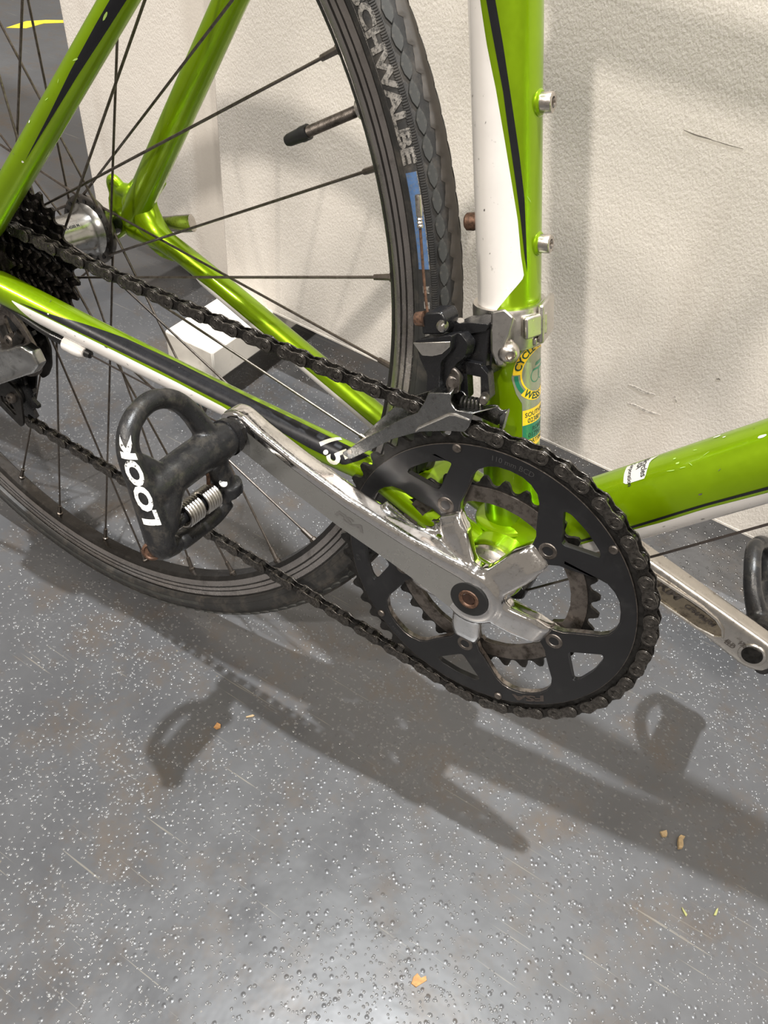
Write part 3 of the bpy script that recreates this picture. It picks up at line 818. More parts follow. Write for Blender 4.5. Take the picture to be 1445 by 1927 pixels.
# raised tread: scalloped centre rib, shoulder blocks, fine radial ribs
NB = 168
def rib_strip(h0, h1):
    V, F = [], []; n = NB * 8; m = 6
    for i in range(n):
        a = 2 * pi * i / n
        w_ = radians(20 + 5.0 * (1 if (i % 8) < 4 else -1) * (0.6 + 0.4 * cos(2 * pi * i / 8)))
        w2 = radians(20 + 5.0 * (1 if ((i + 4) % 8) < 4 else -1) * (0.6 + 0.4 * cos(2 * pi * (i + 4) / 8)))
        for j in range(m + 1):
            f = -w2 + (w_ + w2) * j / m
            V.append(tuple(tyre_pt(a, f, h1 if 0 < j < m else h0)))
    for i in range(n):
        i2 = (i + 1) % n
        for j in range(m):
            F.append((i * (m + 1) + j, i * (m + 1) + j + 1, i2 * (m + 1) + j + 1, i2 * (m + 1) + j))
    return V, F
P('tread_rib', rib_strip(0.1, 1.2), 'tread_rubber', tyre, smooth=50)
def block_mesh(sign):
    """lozenge tread block in wheel-local axes at angle 0"""
    outl = [(-0.62, 44), (-0.3, 51), (0.1, 53), (0.4, 48), (0.62, 40), (0.3, 34), (-0.1, 31), (-0.4, 36)]
    w_ = 2 * pi / NB * 0.92
    top, bot = [], []
    for u, f in outl:
        ph = radians(f) * sign
        top.append(tyre_pt(u * w_ * 0.88, radians(42) * sign + (ph - radians(42) * sign) * 0.86, 1.25) - WC)
        bot.append(tyre_pt(u * w_, ph, -0.3) - WC)
    return prism(None, bot, top)
bm_ = None
def shared(name, VF, material, smooth=30):
    """a mesh datablock to be shared by many objects (its own local origin)"""
    o = mesh_obj(name, VF, material, None, Vector((0, 0, 0)), smooth=smooth)
    me = o.data; bpy.data.objects.remove(o, do_unlink=True); return me
def place(name, me, parent, pos, R=None):
    o = bpy.data.objects.new(name, me); COL.objects.link(o); o.parent = parent
    M = (R.to_4x4() if R is not None else Matrix.Identity(4))
    o.matrix_local = Matrix.Translation((Vector(pos) - G) * S) @ M
    return o
blk = shared('tread_block', block_mesh(1), 'tread_block')
for i in range(NB):
    a = 2 * pi * (i + 0.3) / NB
    place('tread_block', blk, tyre, WC, Matrix.Rotation(-a, 3, 'Y'))
def many_blocks():
    V0, F0 = block_mesh(-1); parts = []
    for i in range(NB):
        M = Matrix.Translation(WC) @ Matrix.Rotation(-2 * pi * (i + .8) / NB, 4, 'Y')
        parts.append(xf((V0, F0), M))
    return join(*parts)
P('far_tread_blocks', many_blocks(), 'tread_block', tyre, kind='stuff')
def side_ribs():
    V, F = [], []; n = 1640
    for i in range(n):
        a0 = 2 * pi * i / n; a1 = a0 + 2 * pi / n * 0.5
        k = len(V)
        for a in (a0, a1):
            for f, h in ((56, -0.1), (58, 0.5), (68, 0.5), (70, -0.1)):
                V.append(tuple(tyre_pt(a, radians(f), h)))
        F += [(k, k + 1, k + 5, k + 4), (k + 1, k + 2, k + 6, k + 5), (k + 2, k + 3, k + 7, k + 6), (k, k + 1, k + 2, k + 3), (k + 4, k + 5, k + 6, k + 7)]
    return V, F
P('sidewall_ribs', side_ribs(), 'tyre_rubber', tyre, kind='stuff')
def tyre_patch(a0, a1, f0, f1, h, n=24, m=4):
    V, F = [], []
    for i in range(n + 1):
        for j in range(m + 1):
            V.append(tuple(tyre_pt(radians(a0 + (a1 - a0) * i / n), radians(f0 + (f1 - f0) * j / m), h)))
    for i in range(n):
        for j in range(m):
            q = i * (m + 1) + j; F.append((q, q + 1, q + m + 2, q + m + 1))
    return V, F
def tyre_text(s, a_start, f_mid, size, sx=1.0, h=0.35):
    V, F = text2d(s, size, 0, 0.05, 'LEFT'); V, F = split_tris(V, F, 2.5); out = []
    for x, y in V:
        a = radians(a_start) - x * sx / 331.0
        out.append(tuple(tyre_pt(a, radians(f_mid) - y / RT, h)))
    return out, F
P('tyre_lettering', tyre_text('SCHWALBE', 39.6, 83, 10.0, 1.58), 'tyre_letter', tyre, smooth=60, label='worn raised lettering on the tyre wall')
P('tyre_label', tyre_patch(24.8, 16.2, 71, 95, 0.25), 'label_blue', tyre, label='worn blue woven label on the tyre wall')
P('label_stitching', tyre_patch(24.8, 16.2, 70.6, 72, 0.35, 24, 1), 'tyre_letter', tyre)
P('tyre_wear_mark', join(*[tyre_patch(14.6 - 1.5 * i, 13.9 - 1.5 * i, 74, 88 - i * 1.5, 0.25, 4, 3) for i in range(4)]), 'tyre_letter', tyre)
# reflective/worn band low on the near wall
P('wall_band', join(tyre_patch(-128, -62, 88, 101, 0.2, 60, 3)), 'tread_block', tyre)

# spokes and nipples
PSP = 0.644
FL_D, FL_N = -19.0, 36.0
def spoke_at(k):
    th = PSP - k * 2 * pi / 32
    drive = (k % 2 == 0)
    sg = (1 if k % 4 == 0 else -1) if drive else (-1 if k % 4 == 1 else 1)
    r = 22.5 if drive else 23.0
    ha = th + sg * radians(67.5)
    yh = (FL_D if drive else FL_N) + (1.6 if sg > 0 else -1.6)
    A = Vector((XW + RIM_IN * cos(th), -1.8 if drive else 1.8, ZW + RIM_IN * sin(th)))
    B = Vector((XW + r * cos(ha), yh, ZW + r * sin(ha)))
    return A, B
sp_me = {}
def z_to(d):
    d = d.normalized(); ref = Vector((0, 1, 0))
    x = ref.cross(d).normalized(); y = d.cross(x)
    return Matrix((x, y, d)).transposed()
nip_me = shared('nipple', lathe([(0.8, 14.5), (1.75, 14.2), (2.0, 4), (2.9, 3.4), (2.9, 0), (0.8, 0)], (0, 0, 0), (0, 0, 1), 8), 'spoke_steel')
for k in range(32):
    A, B = spoke_at(k); L = (B - A).length; key = k % 2
    if key not in sp_me:
        sp_me[key] = shared('spoke', tube([(0, 0, 6), (0, 0, L * 0.12), (0, 0, L * 0.9), (0, 0, L)], [0.95, 0.9, 0.9, 1.05], 8), 'spoke_steel')
    place('spoke', sp_me[key], rim, A, z_to(B - A))
    place('nipple', nip_me, rim, A - (B - A).normalized() * 1.0, z_to(B - A))
# valve between the first two spokes
va = PSP - pi / 32
vd = Vector((-cos(va), 0, -sin(va)))
vp = Vector((XW + RIM_IN * cos(va), 0, ZW + RIM_IN * sin(va)))
def thread(r0, r1, z0, z1, pitch, c, d, n=16):
    pr = []; z = z0
    while z < z1:
        pr += [(r0, z), (r1, z + pitch * .5)]; z += pitch
    return lathe(pr, c, d, n)
valve = P('valve_stem', thread(2.65, 3.05, -3, 41, 0.9, vp, vd), 'rust_steel', rim, smooth=60)
valve.data.materials[0] = MATS['ring_alloy']
P('valve_nut', lathe([(3.1, -0.5), (5.4, -0.5), (5.4, 2.6), (4.6, 3.4), (3.1, 3.4)], vp, vd, 20), 'satin_alloy', rim)
P('valve_cap', lathe([(3.2, 39.5), (4.2, 39.5), (4.3, 44), (3.9, 46), (3.5, 54), (2.8, 56.2), (0.1, 56.6)], vp, vd, 20), 'rubber_black', rim)

# hub
hub = P('hub_shell', lathe([(12, -23), (24, -23), (25, -20), (22, -17), (16.5, -13), (15.6, -6), (15.6, 20), (16.2, 26), (18.5, 30.5), (21, 33)], WC, (0, 1, 0), 56), 'hub_alloy', smooth=35)
P('hub_flange', lathe([(12, 32.4), (24.6, 32.8), (26.6, 34), (26.8, 36), (26.2, 38), (20, 39), (14, 41.5), (11.5, 44), (10, 44)], WC, (0, 1, 0), 56), 'hub_flange', hub)
P('flange_holes', join(*[lathe([(0.1, -0.2), (1.6, -0.2), (1.6, 0.4), (0.1, 0.4)], WC + Vector((22.8 * cos(a), 32.4, 22.8 * sin(a))), (0, -1, 0), 10) for a in [2 * pi * i / 16 for i in range(16)]]), 'rubber_black', hub)
P('locknut', lathe([(6, 44), (9.8, 44), (10.2, 46), (10.2, 58), (9, 61), (6, 61)], WC, (0, 1, 0), 28), 'black_plastic', hub)
P('drive_locknut', lathe([(5, -66), (9, -66), (9.5, -58), (5, -58)], WC, (0, 1, 0), 28), 'black_plastic', hub)
P('axle', lathe([(0.1, -70), (4.8, -70), (4.8, 70), (0.1, 70)], WC, (0, 1, 0), 16), 'bolt_steel', hub)
P('quick_release_nut', lathe([(2, -80), (7, -79), (9, -74), (9.5, -69.5), (2, -69.5)], WC, (0, 1, 0), 28), 'satin_alloy', hub)
P('quick_release_housing', lathe([(2, 69), (9.5, 69), (10, 73), (8.5, 80), (6, 84), (0.1, 85)], WC, (0, 1, 0), 28), 'satin_alloy', hub)
lv = Vector((0.955, 0.02, 0.24)).normalized()
lev = smooth_path([WC + Vector((0, 80, 0)), WC + lv * 18 + Vector((0, 80, 0)), WC + lv * 38 + Vector((0, 78, -3)), WC + lv * 56 + Vector((0, 76, -2)), WC + lv * 72 + Vector((0, 74, 0))], 5)
P('quick_release_lever', tube(lev, lerp_list([6, 5, 5.2, 6.5, 6.5], 5, 99)[:21], 16, True, (0.55, 1.05)), 'bolt_steel', hub)
P('hub_print', (lambda VF: ([( -405.2 + 15.75 * cos(radians(48) + y / 15.7), 2 + x, 66.8 + 15.75 * sin(radians(48) + y / 15.7)) for x, y in VF[0]], VF[1]))(split_tris(*text2d('FH-4500 M', 3.2, 0, 0.02, 'LEFT'), 1.0)), 'print_black', hub)

# cassette
def sprocket_outline(N, p, root=3.7, tip=2.6, a0=0.0, tw=0.10):
    out = []
    for i in range(N):
        c = 2 * pi * (i + 0.5) / N + a0; w_ = 2 * pi / N
        for u, r in ((-0.49, p - root), (-0.37, p - root + 0.55), (-0.285, p - root + 1.7), (-0.225, p - 0.5), (-tw, p + tip), (tw, p + tip), (0.225, p - 0.5), (0.285, p - root + 1.7), (0.37, p - root + 0.55)):
            out.append((r * cos(c + u * w_), r * sin(c + u * w_)))
    return out
def pitch_r(N): return 12.7 / (2 * sin(pi / N))
CY0, CDY = -26.0, 3.65
TEETH = [26, 24, 21, 19, 17, 15, 14, 13, 12]
cass = P('cassette_body', lathe([(10, -59), (17.5, -59), (18, -56), (18, -25), (16, -23.5), (10, -23.5)], WC, (0, 1, 0), 40), 'cassette_steel')
for i, N in enumerate(TEETH):
    y = CY0 - i * CDY; p = pitch_r(N)
    loops = [[(x + XW, z + ZW) for x, z in sprocket_outline(N, p, 3.6, 2.5, i * 0.13)], circle(XW, ZW, 16.5, 24)]
    if N >= 21:
        r0, r1 = 24, p - 8.5
        if r1 - r0 > 3:
            for j in range(6):
                a = 60 * j + i * 13
                loops.append([(XW + q[0], ZW + q[1]) for q in rounded(polar([(r0, a - 18), (r0, a + 12), (r1, a + 20), (r1, a - 12)]), 3)])
    P('sprocket', plate(loops, y - 0.9, y + 0.9), 'cassette_steel', cass, bevel=0.25, seg=1)
P('lock_ring', lathe([(8, -61), (15, -61), (16, -59.5), (16, -58), (8, -58)], WC, (0, 1, 0), 36), 'cassette_steel', cass)
CHAIN_PAR = 0
# ---- chain
PITCH = 12.7
YR = -45.6                                      # chain plane at the big ring
R50 = pitch_r(50)
CASS_R = pitch_r(14); CASS_Y = CY0 - 6 * CDY
PULL = Vector((-414, -47, -50)); PULL_R = pitch_r(11)      # lower jockey wheel
GUIDE = Vector((-402, -47.5, 6)); 
PH0 = 1.344
pins = []
# around the ring, front side
top_a = radians(90.8)
i_top = int((top_a - PH0) / (2 * pi / 50))
dl = Vector((PULL.x, PULL.z)); dd = dl.length
bot_a = atan2(PULL.z, PULL.x) + acos((R50 - PULL_R) / dd)      # bottom external tangent (angle of the normal)
while bot_a > 0: bot_a -= 2 * pi
n_ring = int((PH0 - bot_a) / (2 * pi / 50))
ring_pins = [(PH0 - i * 2 * pi / 50) for i in range(-i_top, n_ring + 1)]
rp = [Vector((R50 * cos(a), YR, R50 * sin(a))) for a in ring_pins]
# upper run: from the first ring pin back to the cassette with a slight sag
A0 = rp[0]; B0 = Vector((XW, CASS_Y, ZW + CASS_R))
def up_pt(t):
    p = A0.lerp(B0, t); p.z -= 4.2 * 4 * t * (1 - t) ; return p
up = []
Lr = (B0 - A0).length; k = 1
while k * PITCH < Lr:
    up.append(up_pt(k * PITCH / Lr)); k += 1
a = radians(90)
rem = (k * PITCH - Lr)
cas = []
a = pi / 2 + rem / CASS_R
while a < radians(272):
    cas.append(Vector((XW + CASS_R * cos(a), CASS_Y, ZW + CASS_R * sin(a)))); a += PITCH / CASS_R
# lower run
A1 = rp[-1]; T1 = Vector((PULL.x + PULL_R * cos(bot_a), PULL.y, PULL.z + PULL_R * sin(bot_a)))
lo = []; Lr = (T1 - A1).length; k = 1
while k * PITCH < Lr:
    lo.append(A1.lerp(T1, k * PITCH / Lr)); k += 1
pul = []; a = bot_a - (k * PITCH - Lr) / PULL_R
while a > bot_a - radians(190):
    pul.append(Vector((PULL.x + PULL_R * cos(a), PULL.y, PULL.z + PULL_R * sin(a)))); a -= PITCH / PULL_R
# from the lower jockey wheel up to the guide wheel and on to the cassette
last = pul[-1]; tail = []
Tg = Vector((GUIDE.x + 14, GUIDE.y, GUIDE.z - 16)); Ln = (Tg - last).length
for k in range(1, int(Ln / PITCH) + 1): tail.append(last.lerp(Tg, k * PITCH / Ln))
chain_pins = list(reversed(up + cas)) + rp + lo + pul + tail

def link_outline(L=PITCH, r=4.25, waist=3.0):
    out = []
    for i in range(9): a = pi / 2 + pi * i / 8; out.append((r * cos(a), r * sin(a)))
    out += [(L * 0.32, -r * 0.86), (L * 0.5, -waist), (L * 0.68, -r * 0.86)]
    for i in range(9): a = -pi / 2 + pi * i / 8; out.append((L + r * cos(a), r * sin(a)))
    out += [(L * 0.68, r * 0.86), (L * 0.5, waist), (L * 0.32, r * 0.86)]
    return out
ol = link_outline(PITCH, 4.25, 3.1); il = link_outline(PITCH, 4.3, 3.0)
def pinhead(x, y, s): return join(lathe([(0.1, 0.1), (0.5, 0.22), (1.25, 0.28), (1.5, 0.0), (0.1, 0)], (x, y, 0), (0, s, 0), 12), lathe([(2.5, 0), (2.8, 0.22), (3.3, 0.24), (3.6, 0)], (x, y, 0), (0, s, 0), 18, True))
outer_vf = join(plate([ol], -3.35, -2.45), plate([ol], 2.45, 3.35), *[pinhead(x, s * 3.3, s) for x in (0, PITCH) for s in (-1, 1)])
inner_vf = join(plate([il], -2.35, -1.55), plate([il], 1.55, 2.35), *[lathe([(0.1, -1.6), (3.85, -1.6), (3.85, 1.6), (0.1, 1.6)], (x, 0, 0), (0, 1, 0), 14) for x in (0, PITCH)])
om = shared('outer_link', outer_vf, 'chain_plate'); im = shared('inner_link', inner_vf, 'chain_steel')
chain = P('chain', join(*[lathe([(0.1, -2.4), (1.8, -2.4), (1.8, 2.4), (0.1, 2.4)], p, (0, 1, 0), 8) for p in chain_pins]), 'chain_steel')
i_ref = len(up + cas) + i_top            # index of the ring pin at PH0
for i in range(len(chain_pins) - 1):
    p, q = chain_pins[i], chain_pins[i + 1]
    d = (q - p)
    if d.length < 6 or d.length > 22: continue
    d.normalize(); y = Vector((0, 1, 0)); z = d.cross(y).normalized(); y = z.cross(d)
    R = Matrix((d, y, z)).transposed()
    outer = ((i - i_ref) % 2 == CHAIN_PAR)
    lk = place('outer_link' if outer else 'inner_link', om if outer else im, chain, p, R)
for o in bpy.data.objects:
    if o.parent is chain:
        md = o.modifiers.new('bevel', 'BEVEL'); md.width = 0.32 * S; md.segments = 2; md.limit_method = 'ANGLE'; md.angle_limit = radians(50)

# ---- crankset
CA = radians(164.3)
BOLT_A = [128.3 - 72 * i for i in range(5)]
YB = -46.0
# outer ring: contour with tabs at the bolts, big windows between, small triangular windows outside each bolt
inner = []
for i in range(5):
    b = BOLT_A[i]
    inner += polar([(60, 14), (56, 11.0), (50, 8.6), (47, 6), (46.4, 0), (47, -6), (50, -8.6), (56, -11.0), (60, -14), (68, -18), (75, -20.5), (79.5, -23.2), (82.5, -27), (84.2, -31), (84.6, -36), (84.2, -41), (82.5, -45), (79.5, -48.8), (75, -51.5), (68, -54)], b)
ring_out = sprocket_outline(50, R50, 3.9, 1.5, PH0 - pi / 50 + pi / 50 * 0, 0.085)
tri = [rounded(polar([(64.8, 0), (81.5, 11.6), (83.2, 9.0), (83.6, 0), (83.2, -9.0), (81.5, -11.6)], b), 3.0) for b in BOLT_A]
ring_body = polar([(93.6, a * 2.5) for a in range(144)])
big = P('big_chainring', plate([ring_body, inner] + tri, YB - 1.6, YB + 2.2), 'black_anodised', bevel=0.6)
P('ring_teeth', plate([ring_out, polar([(92.5, a * 2.5) for a in range(144)])], YB - 0.5, YB + 1.9), 'ring_teeth', big, bevel=0.4, seg=1)
P('edge_line', lathe([(93.5, -1.70), (93.85, -1.55), (93.85, -1.2), (93.5, -1.2)], (0, YB, 0), (0, 1, 0), 120, True), 'ring_alloy', big)
def rim_strip(loop, y0, y1, w_):
    """thin bright worn bevel along a window edge"""
    n = len(loop); V, F = [], []
    cx = sum(p[0] for p in loop) / n; cz = sum(p[1] for p in loop) / n
    for i in range(n):
        p0, p2 = Vector(loop[i - 1]), Vector(loop[(i + 1) % n]); t = (p2 - p0).normalized(); nn = Vector((-t.y, t.x))
        q = Vector(loop[i])
        V += [(q.x, y0, q.y), (q.x + nn.x * w_, y1, q.y + nn.y * w_)]
    for i in range(n):
        j = (i + 1) % n; F.append((2 * i, 2 * i + 1, 2 * j + 1, 2 * j))
    return V, F
P('window_edge', rim_strip(inner, YB - 1.0, YB + 2.25, -0.06), 'worn_edge', big)
P('window_bevel', rim_strip([(x * 1.0, z * 1.0) for x, z in inner], YB - 0.96, YB - 1.65, 0.66), 'worn_edge', big)
for a_ in (113.2, 46.9, -67.9, -131):
    P('rivet', lathe([(0.1, 1.2), (2.2, 1.2), (2.7, 0.6), (2.8, 0), (0.1, 0)], (91.0 * cos(radians(a_)), YB - 1.6, 91.0 * sin(radians(a_))), (0, -1, 0), 18), 'ring_alloy', big)
def ring_text(s, r, amid, size, y, inward=False, shear=0, sx=1.0, bold=0.0):
    V, F = text2d(s, size, shear, bold); out = []
    for x, yy in V:
        x *= sx
        if not inward: a_ = radians(amid) - x / r; rr = r + yy
        else: a_ = radians(amid) + x / r; rr = r - yy
        out.append((rr * cos(a_), y, rr * sin(a_)))
    return out, F
P('ring_print', join(ring_text('110 mm BCD', 88.6, 92, 4.6, YB - 1.75), ring_text('50/34 T', 89.4, -122, 3.8, YB - 1.75), ring_text('S-9', 89.4, -160, 4.0, YB - 1.75)), 'print_faint', big)
P('ring_logo', join(ring_text('FSA', 88.6, -53, 6.4, YB - 1.75, False, 0.2, 2.3, 0.04)), 'print_brown', big, label='worn brown letters on the chainring')
# inner ring 34 teeth
R34 = pitch_r(34); YI = -38.6
inn = []
for i in range(5):
    inn += polar([(53.2, 16), (52.8, 11), (50, 8), (47.5, 5.5), (47, 0), (47.5, -5.5), (50, -8), (52.8, -11), (53.2, -16), (53.6, -26), (53.7, -36), (53.6, -46)], BOLT_A[i])
small = P('small_chainring', plate([polar([(63.6, a * 3) for a in range(120)]), inn], YI - 1.6, YI + 1.6), 'ring_alloy', bevel=0.6)
P('ring_teeth', plate([sprocket_outline(34, R34, 3.9, 1.7, radians(4.5), 0.09), polar([(62.6, a * 3) for a in range(120)])], YI - 0.9, YI + 1.1), 'ring_teeth', small, bevel=0.4, seg=1)
for b in BOLT_A:
    c = (55 * cos(radians(b)), 0, 55 * sin(radians(b)))
    P('chainring_bolt', lathe([(2.9, -44.5), (2.9, -47.4), (3.3, -48.0), (5.0, -48.0), (5.4, -47.6), (5.6, -46.6), (5.6, -36), (2.6, -36)], c, (0, 1, 0), 24, True), 'ring_alloy', big)
    P('bolt_bore', lathe([(0.1, -46.6), (2.7, -46.6), (2.7, -38), (0.1, -38)], c, (0, 1, 0), 16), 'rust_steel', big)
# spider and drive-side crank arm: one forging
def crank_sections(n=26):
    """(u, half width, outer face y, inner face y) along the arm"""
    pts = [(0, 19, -64, -44), (12, 18.5, -64.6, -46), (25, 16.4, -66.4, -49), (50, 13.6, -70, -54), (90, 12.2, -75, -59.5), (130, 11.6, -76.8, -61.5), (160, 11.6, -77.0, -62), (172.5, 12.6, -77.0, -62)]
    return pts
CU = Vector((cos(CA), 0, sin(CA))); CV = Vector((sin(CA), 0, -cos(CA)))
def superell(hw, yo, yi, n=28, e=0.42):
    out = []; yc = (yo + yi) / 2; hy = (yi - yo) / 2
    for k in range(n):
        t = 2 * pi * k / n; c_, s_ = cos(t), sin(t)
        out.append((hw * abs(c_) ** e * (1 if c_ >= 0 else -1), yc - hy * abs(s_) ** e * (1 if s_ >= 0 else -1)))
    return out
def crank_arm(sections, U, Vv, tip_r, sy=1, e=0.42, n=28):
    rings = []
    for (u, hw, yo, yi) in sections:
        rings.append([U * u + Vv * v + Vector((0, y * sy, 0)) for v, y in superell(hw, yo, yi, n, e)])
    u0, hw, yo, yi = sections[-1]
    for f in (0.25, 0.5, 0.7, 0.85, 0.95, 1.0):            # rounded tip
        s_ = sqrt(max(0.0, 1 - f * f)); yy = (yo + yi) / 2; hy = (yi - yo) / 2 * (0.55 + 0.45 * s_ ** 0.5) if f > 0.9 else (yi - yo) / 2
        rings.append([U * (u0 + tip_r * f) + Vv * v + Vector((0, y * sy, 0)) for v, y in superell(max(hw * s_, 0.4), yy - hy, yy + hy, n, e)])
    V = [tuple(q) for r in rings for q in r]; F = []
    for i in range(len(rings) - 1):
        for k in range(n):
            k2 = (k + 1) % n; F.append((i * n + k, i * n + k2, (i + 1) * n + k2, (i + 1) * n + k))
    F.append(tuple(range(n))); F.append(tuple((len(rings) - 1) * n + k for k in range(n)))
    return V, F
def resample(pts, step=6):
    out = []
    for a_, b_ in zip(pts[:-1], pts[1:]):
        m = max(1, int((b_[0] - a_[0]) / step))
        for i in range(m): out.append(tuple(a_[j] + (b_[j] - a_[j]) * i / m for j in range(4)))
    out.append(pts[-1]); return out
arm = crank_arm(resample(crank_sections()), CU, CV, 14, 1, 0.36)
# spider: five arms in one star plate with depth, top surface rising to the hub
star = []
for i in range(5):
    if i == 4:
        star += polar([(24, 176), (40, 183), (60, 170), (70, 164), (80, 158)], 0)[::-1] if False else []
for i in range(5):
    b = BOLT_A[i]
    if i == 0:      # the web towards the crank arm
        star += polar([(76, 24.6), (64, 23.0), (53.4, 20.5), (48.2, 14.5), (47.6, 8.8), (50.6, 7.5), (50.8, -7.5), (49, -9.8), (40, -15.5), (30, -19.5), (24, -24), (21.4, -31)], b)
    elif i == 4:
        star += polar([(21.4, 31), (24, 24), (30, 19.5), (40, 15.0), (49, 9.8), (50.6, 7.5), (50.8, -7.5), (49.5, -10.5), (52, -17), (60, -20), (72, -22)], b)
    else:
        star += polar([(21.4, 31), (24, 24), (30, 19.5), (40, 15.0), (49, 9.8), (50.6, 7.5), (50.8, -7.5), (49, -9.8), (40, -15.0), (30, -19.5), (24, -24), (21.4, -31)], b)
def spider_mesh():
    def yout(r, a_):
        y = -63.0 + max(0, (r - 15)) * 0.30 if r < 46 else -53.7 + (r - 46) * 0.55
        return y
    n = len(star); V, F = [], []
    levels = [0.40, 0.6, 0.78, 0.90, 0.97, 1.0]
    for li, s_ in enumerate(levels):
        for x, z in star:
            r = hypot(x, z); rr = max(13.0, r * s_)
            if rr > r: rr = r
            k_ = rr / r
            drop = (0, 0, 0.15, 0.8, 2.0, 4.0)[li]
            if r > 52: y = interp([(13, -63), (46, -61), (80, -66)], rr) + drop * 1.5
            else: y = min(yout(rr, 0) + drop, -44.8)
            V.append((x * k_, y, z * k_))
    for x, z in star:
        r = hypot(x, z)
        V.append((x, interp([(20, -52.5), (30, -49.5), (40, -46), (46, -43.2)], r) if r <= 52 else -57, z))
    L = len(levels) + 1
    for i in range(L - 1):
        for k in range(n):
            k2 = (k + 1) % n; F.append((i * n + k, i * n + k2, (i + 1) * n + k2, (i + 1) * n + k))
    F.append(tuple(range(n)))
    tr = tessellate_polygon([[Vector((x, z, 0)) for x, z in star]])
    F += [tuple((L - 1) * n + t for t in f) for f in tr]
    return V, F
tabs = [plate([rounded(polar([(46, 8.5), (60, 7.5), (62, 0), (60, -7.5), (46, -8.5)], b), 3)], -43.8, -40.4) for b in BOLT_A]
boss = lathe([(11.6, -63.9), (14, -64.2), (17.2, -63.8), (19.5, -62.2), (20.5, -58), (20.5, -43), (11.6, -43)], (0, 0, 0), (0, 1, 0), 48, True)
crank = P('crank_arm', join(arm, spider_mesh(), *tabs, lathe([(0.1, -58), (11.4, -58), (11.8, -63.9), (14, -64.2), (17.2, -63.8), (19.5, -62.2), (20.5, -58), (19.5, -53), (17, -50), (16, -43), (0.1, -43)], (0, 0, 0), (0, 1, 0), 48)), 'chrome', smooth=45, label='polished silver drive-side crank arm and spider')
md = crank.modifiers.new('forge', 'REMESH'); md.mode = 'VOXEL'; md.voxel_size = 0.0009; md.use_smooth_shade = True
sm = crank.modifiers.new('polish', 'SMOOTH'); sm.factor = 0.5; sm.iterations = 6
# grey lacquered outer face of the arm
def face_strip():
    secs = resample(crank_sections(), 5); V, F = [], []
    for u, hw, yo, yi in secs:
        if u < 2: continue
        hw2 = hw * 0.80
        for j in range(7):
            v = -hw2 * 1.06 + (hw2 * 1.68) * j / 6
            V.append(tuple(CU * u + CV * v + Vector((0, yo - 0.10, 0))))
    n = len(V) // 7
    for i in range(n - 1):
        for j in range(6): F.append((i * 7 + j, i * 7 + j + 1, (i + 1) * 7 + j + 1, (i + 1) * 7 + j))
    return V, F
P('lacquered_face', face_strip(), 'lacquer_grey', crank)
def arm_text(s, u0, size, sx=1.0):
    V, F = text2d(s, size, 0.15, 0.03); out = []
    for x, y in V:
        u = u0 - x * sx; out.append(tuple(CU * u + CV * (y - 1.5) + Vector((0, interp([(0, -64.3), (25, -66.7), (50, -70.3), (90, -75.3), (130, -77.1)], u), 0))))
    return out, F
P('crank_logo', arm_text('FSA', 84, 6.5, 2.0), 'print_ghost', crank, label='faded ghost lettering on the crank arm')
P('cap_ring', lathe([(6.3, -61.5), (6.3, -64.6), (11.6, -64.8), (12.2, -64.4), (12.2, -61.5)], (0, 0, 0), (0, 1, 0), 40, True), 'rubber_black', crank)
mat('socket_dark', (0.05, 0.026, 0.018), 0.55, 0.4, 0.0, 0.3, 300)
P('crank_bolt', lathe([(4.0, -63.5), (4.1, -64.6), (4.4, -65.0), (6.0, -65.0), (6.4, -64.6), (6.4, -63.5)], (0, 0, 0), (0, 1, 0), 30, True), 'rust_steel', crank, smooth=30)
P('hex_socket', lathe([(0.1, -64.55), (4.2, -64.55), (4.2, -63), (0.1, -63)], (0, 0, 0), (0, 1, 0), 6), 'socket_dark', crank)
P('bolt_rim', lathe([(4.5, -64.5), (4.9, -65.2), (6.2, -65.2), (6.6, -64.5)], (0, 0, 0), (0, 1, 0), 30, True), 'rust_steel', crank)
P('bottom_bracket_cup', join(lathe([(12, -41.5), (15, -41.5), (17, -40.5), (19.4, -38.5), (19.8, -36.5), (19.8, -33.8), (12, -33.8)], (0, 0, 0), (0, 1, 0), 44), lathe([(12, -44), (14, -44), (14, -41), (12, -41)], (0, 0, 0), (0, 1, 0), 30)), 'bolt_steel', frame)
P('cup_seal', lathe([(15.2, -41.2), (17.0, -40.3), (16.6, -39.7), (15.0, -40.7)], (0, 0, 0), (0, 1, 0), 44, True), 'rubber_black', frame)
P('far_bottom_bracket_cup', lathe([(12, 33.8), (19.8, 33.8), (19.8, 38.5), (16, 41.5), (12, 41.5)], (0, 0, 0), (0, 1, 0), 44), 'bolt_steel', frame)
# far crank arm
LU = -CU; LV = CV
larm_s = [(0, 17, -66, -44), (20, 16, -68, -48), (60, 13.5, -72, -54), (100, 13, -75, -57.5), (140, 13.5, -76, -59.5), (172.5, 14.5, -76, -60)]
far = P('far_crank_arm', crank_arm(resample(larm_s), LU, LV, 15, -1, 0.45), 'satin_alloy', smooth=45)
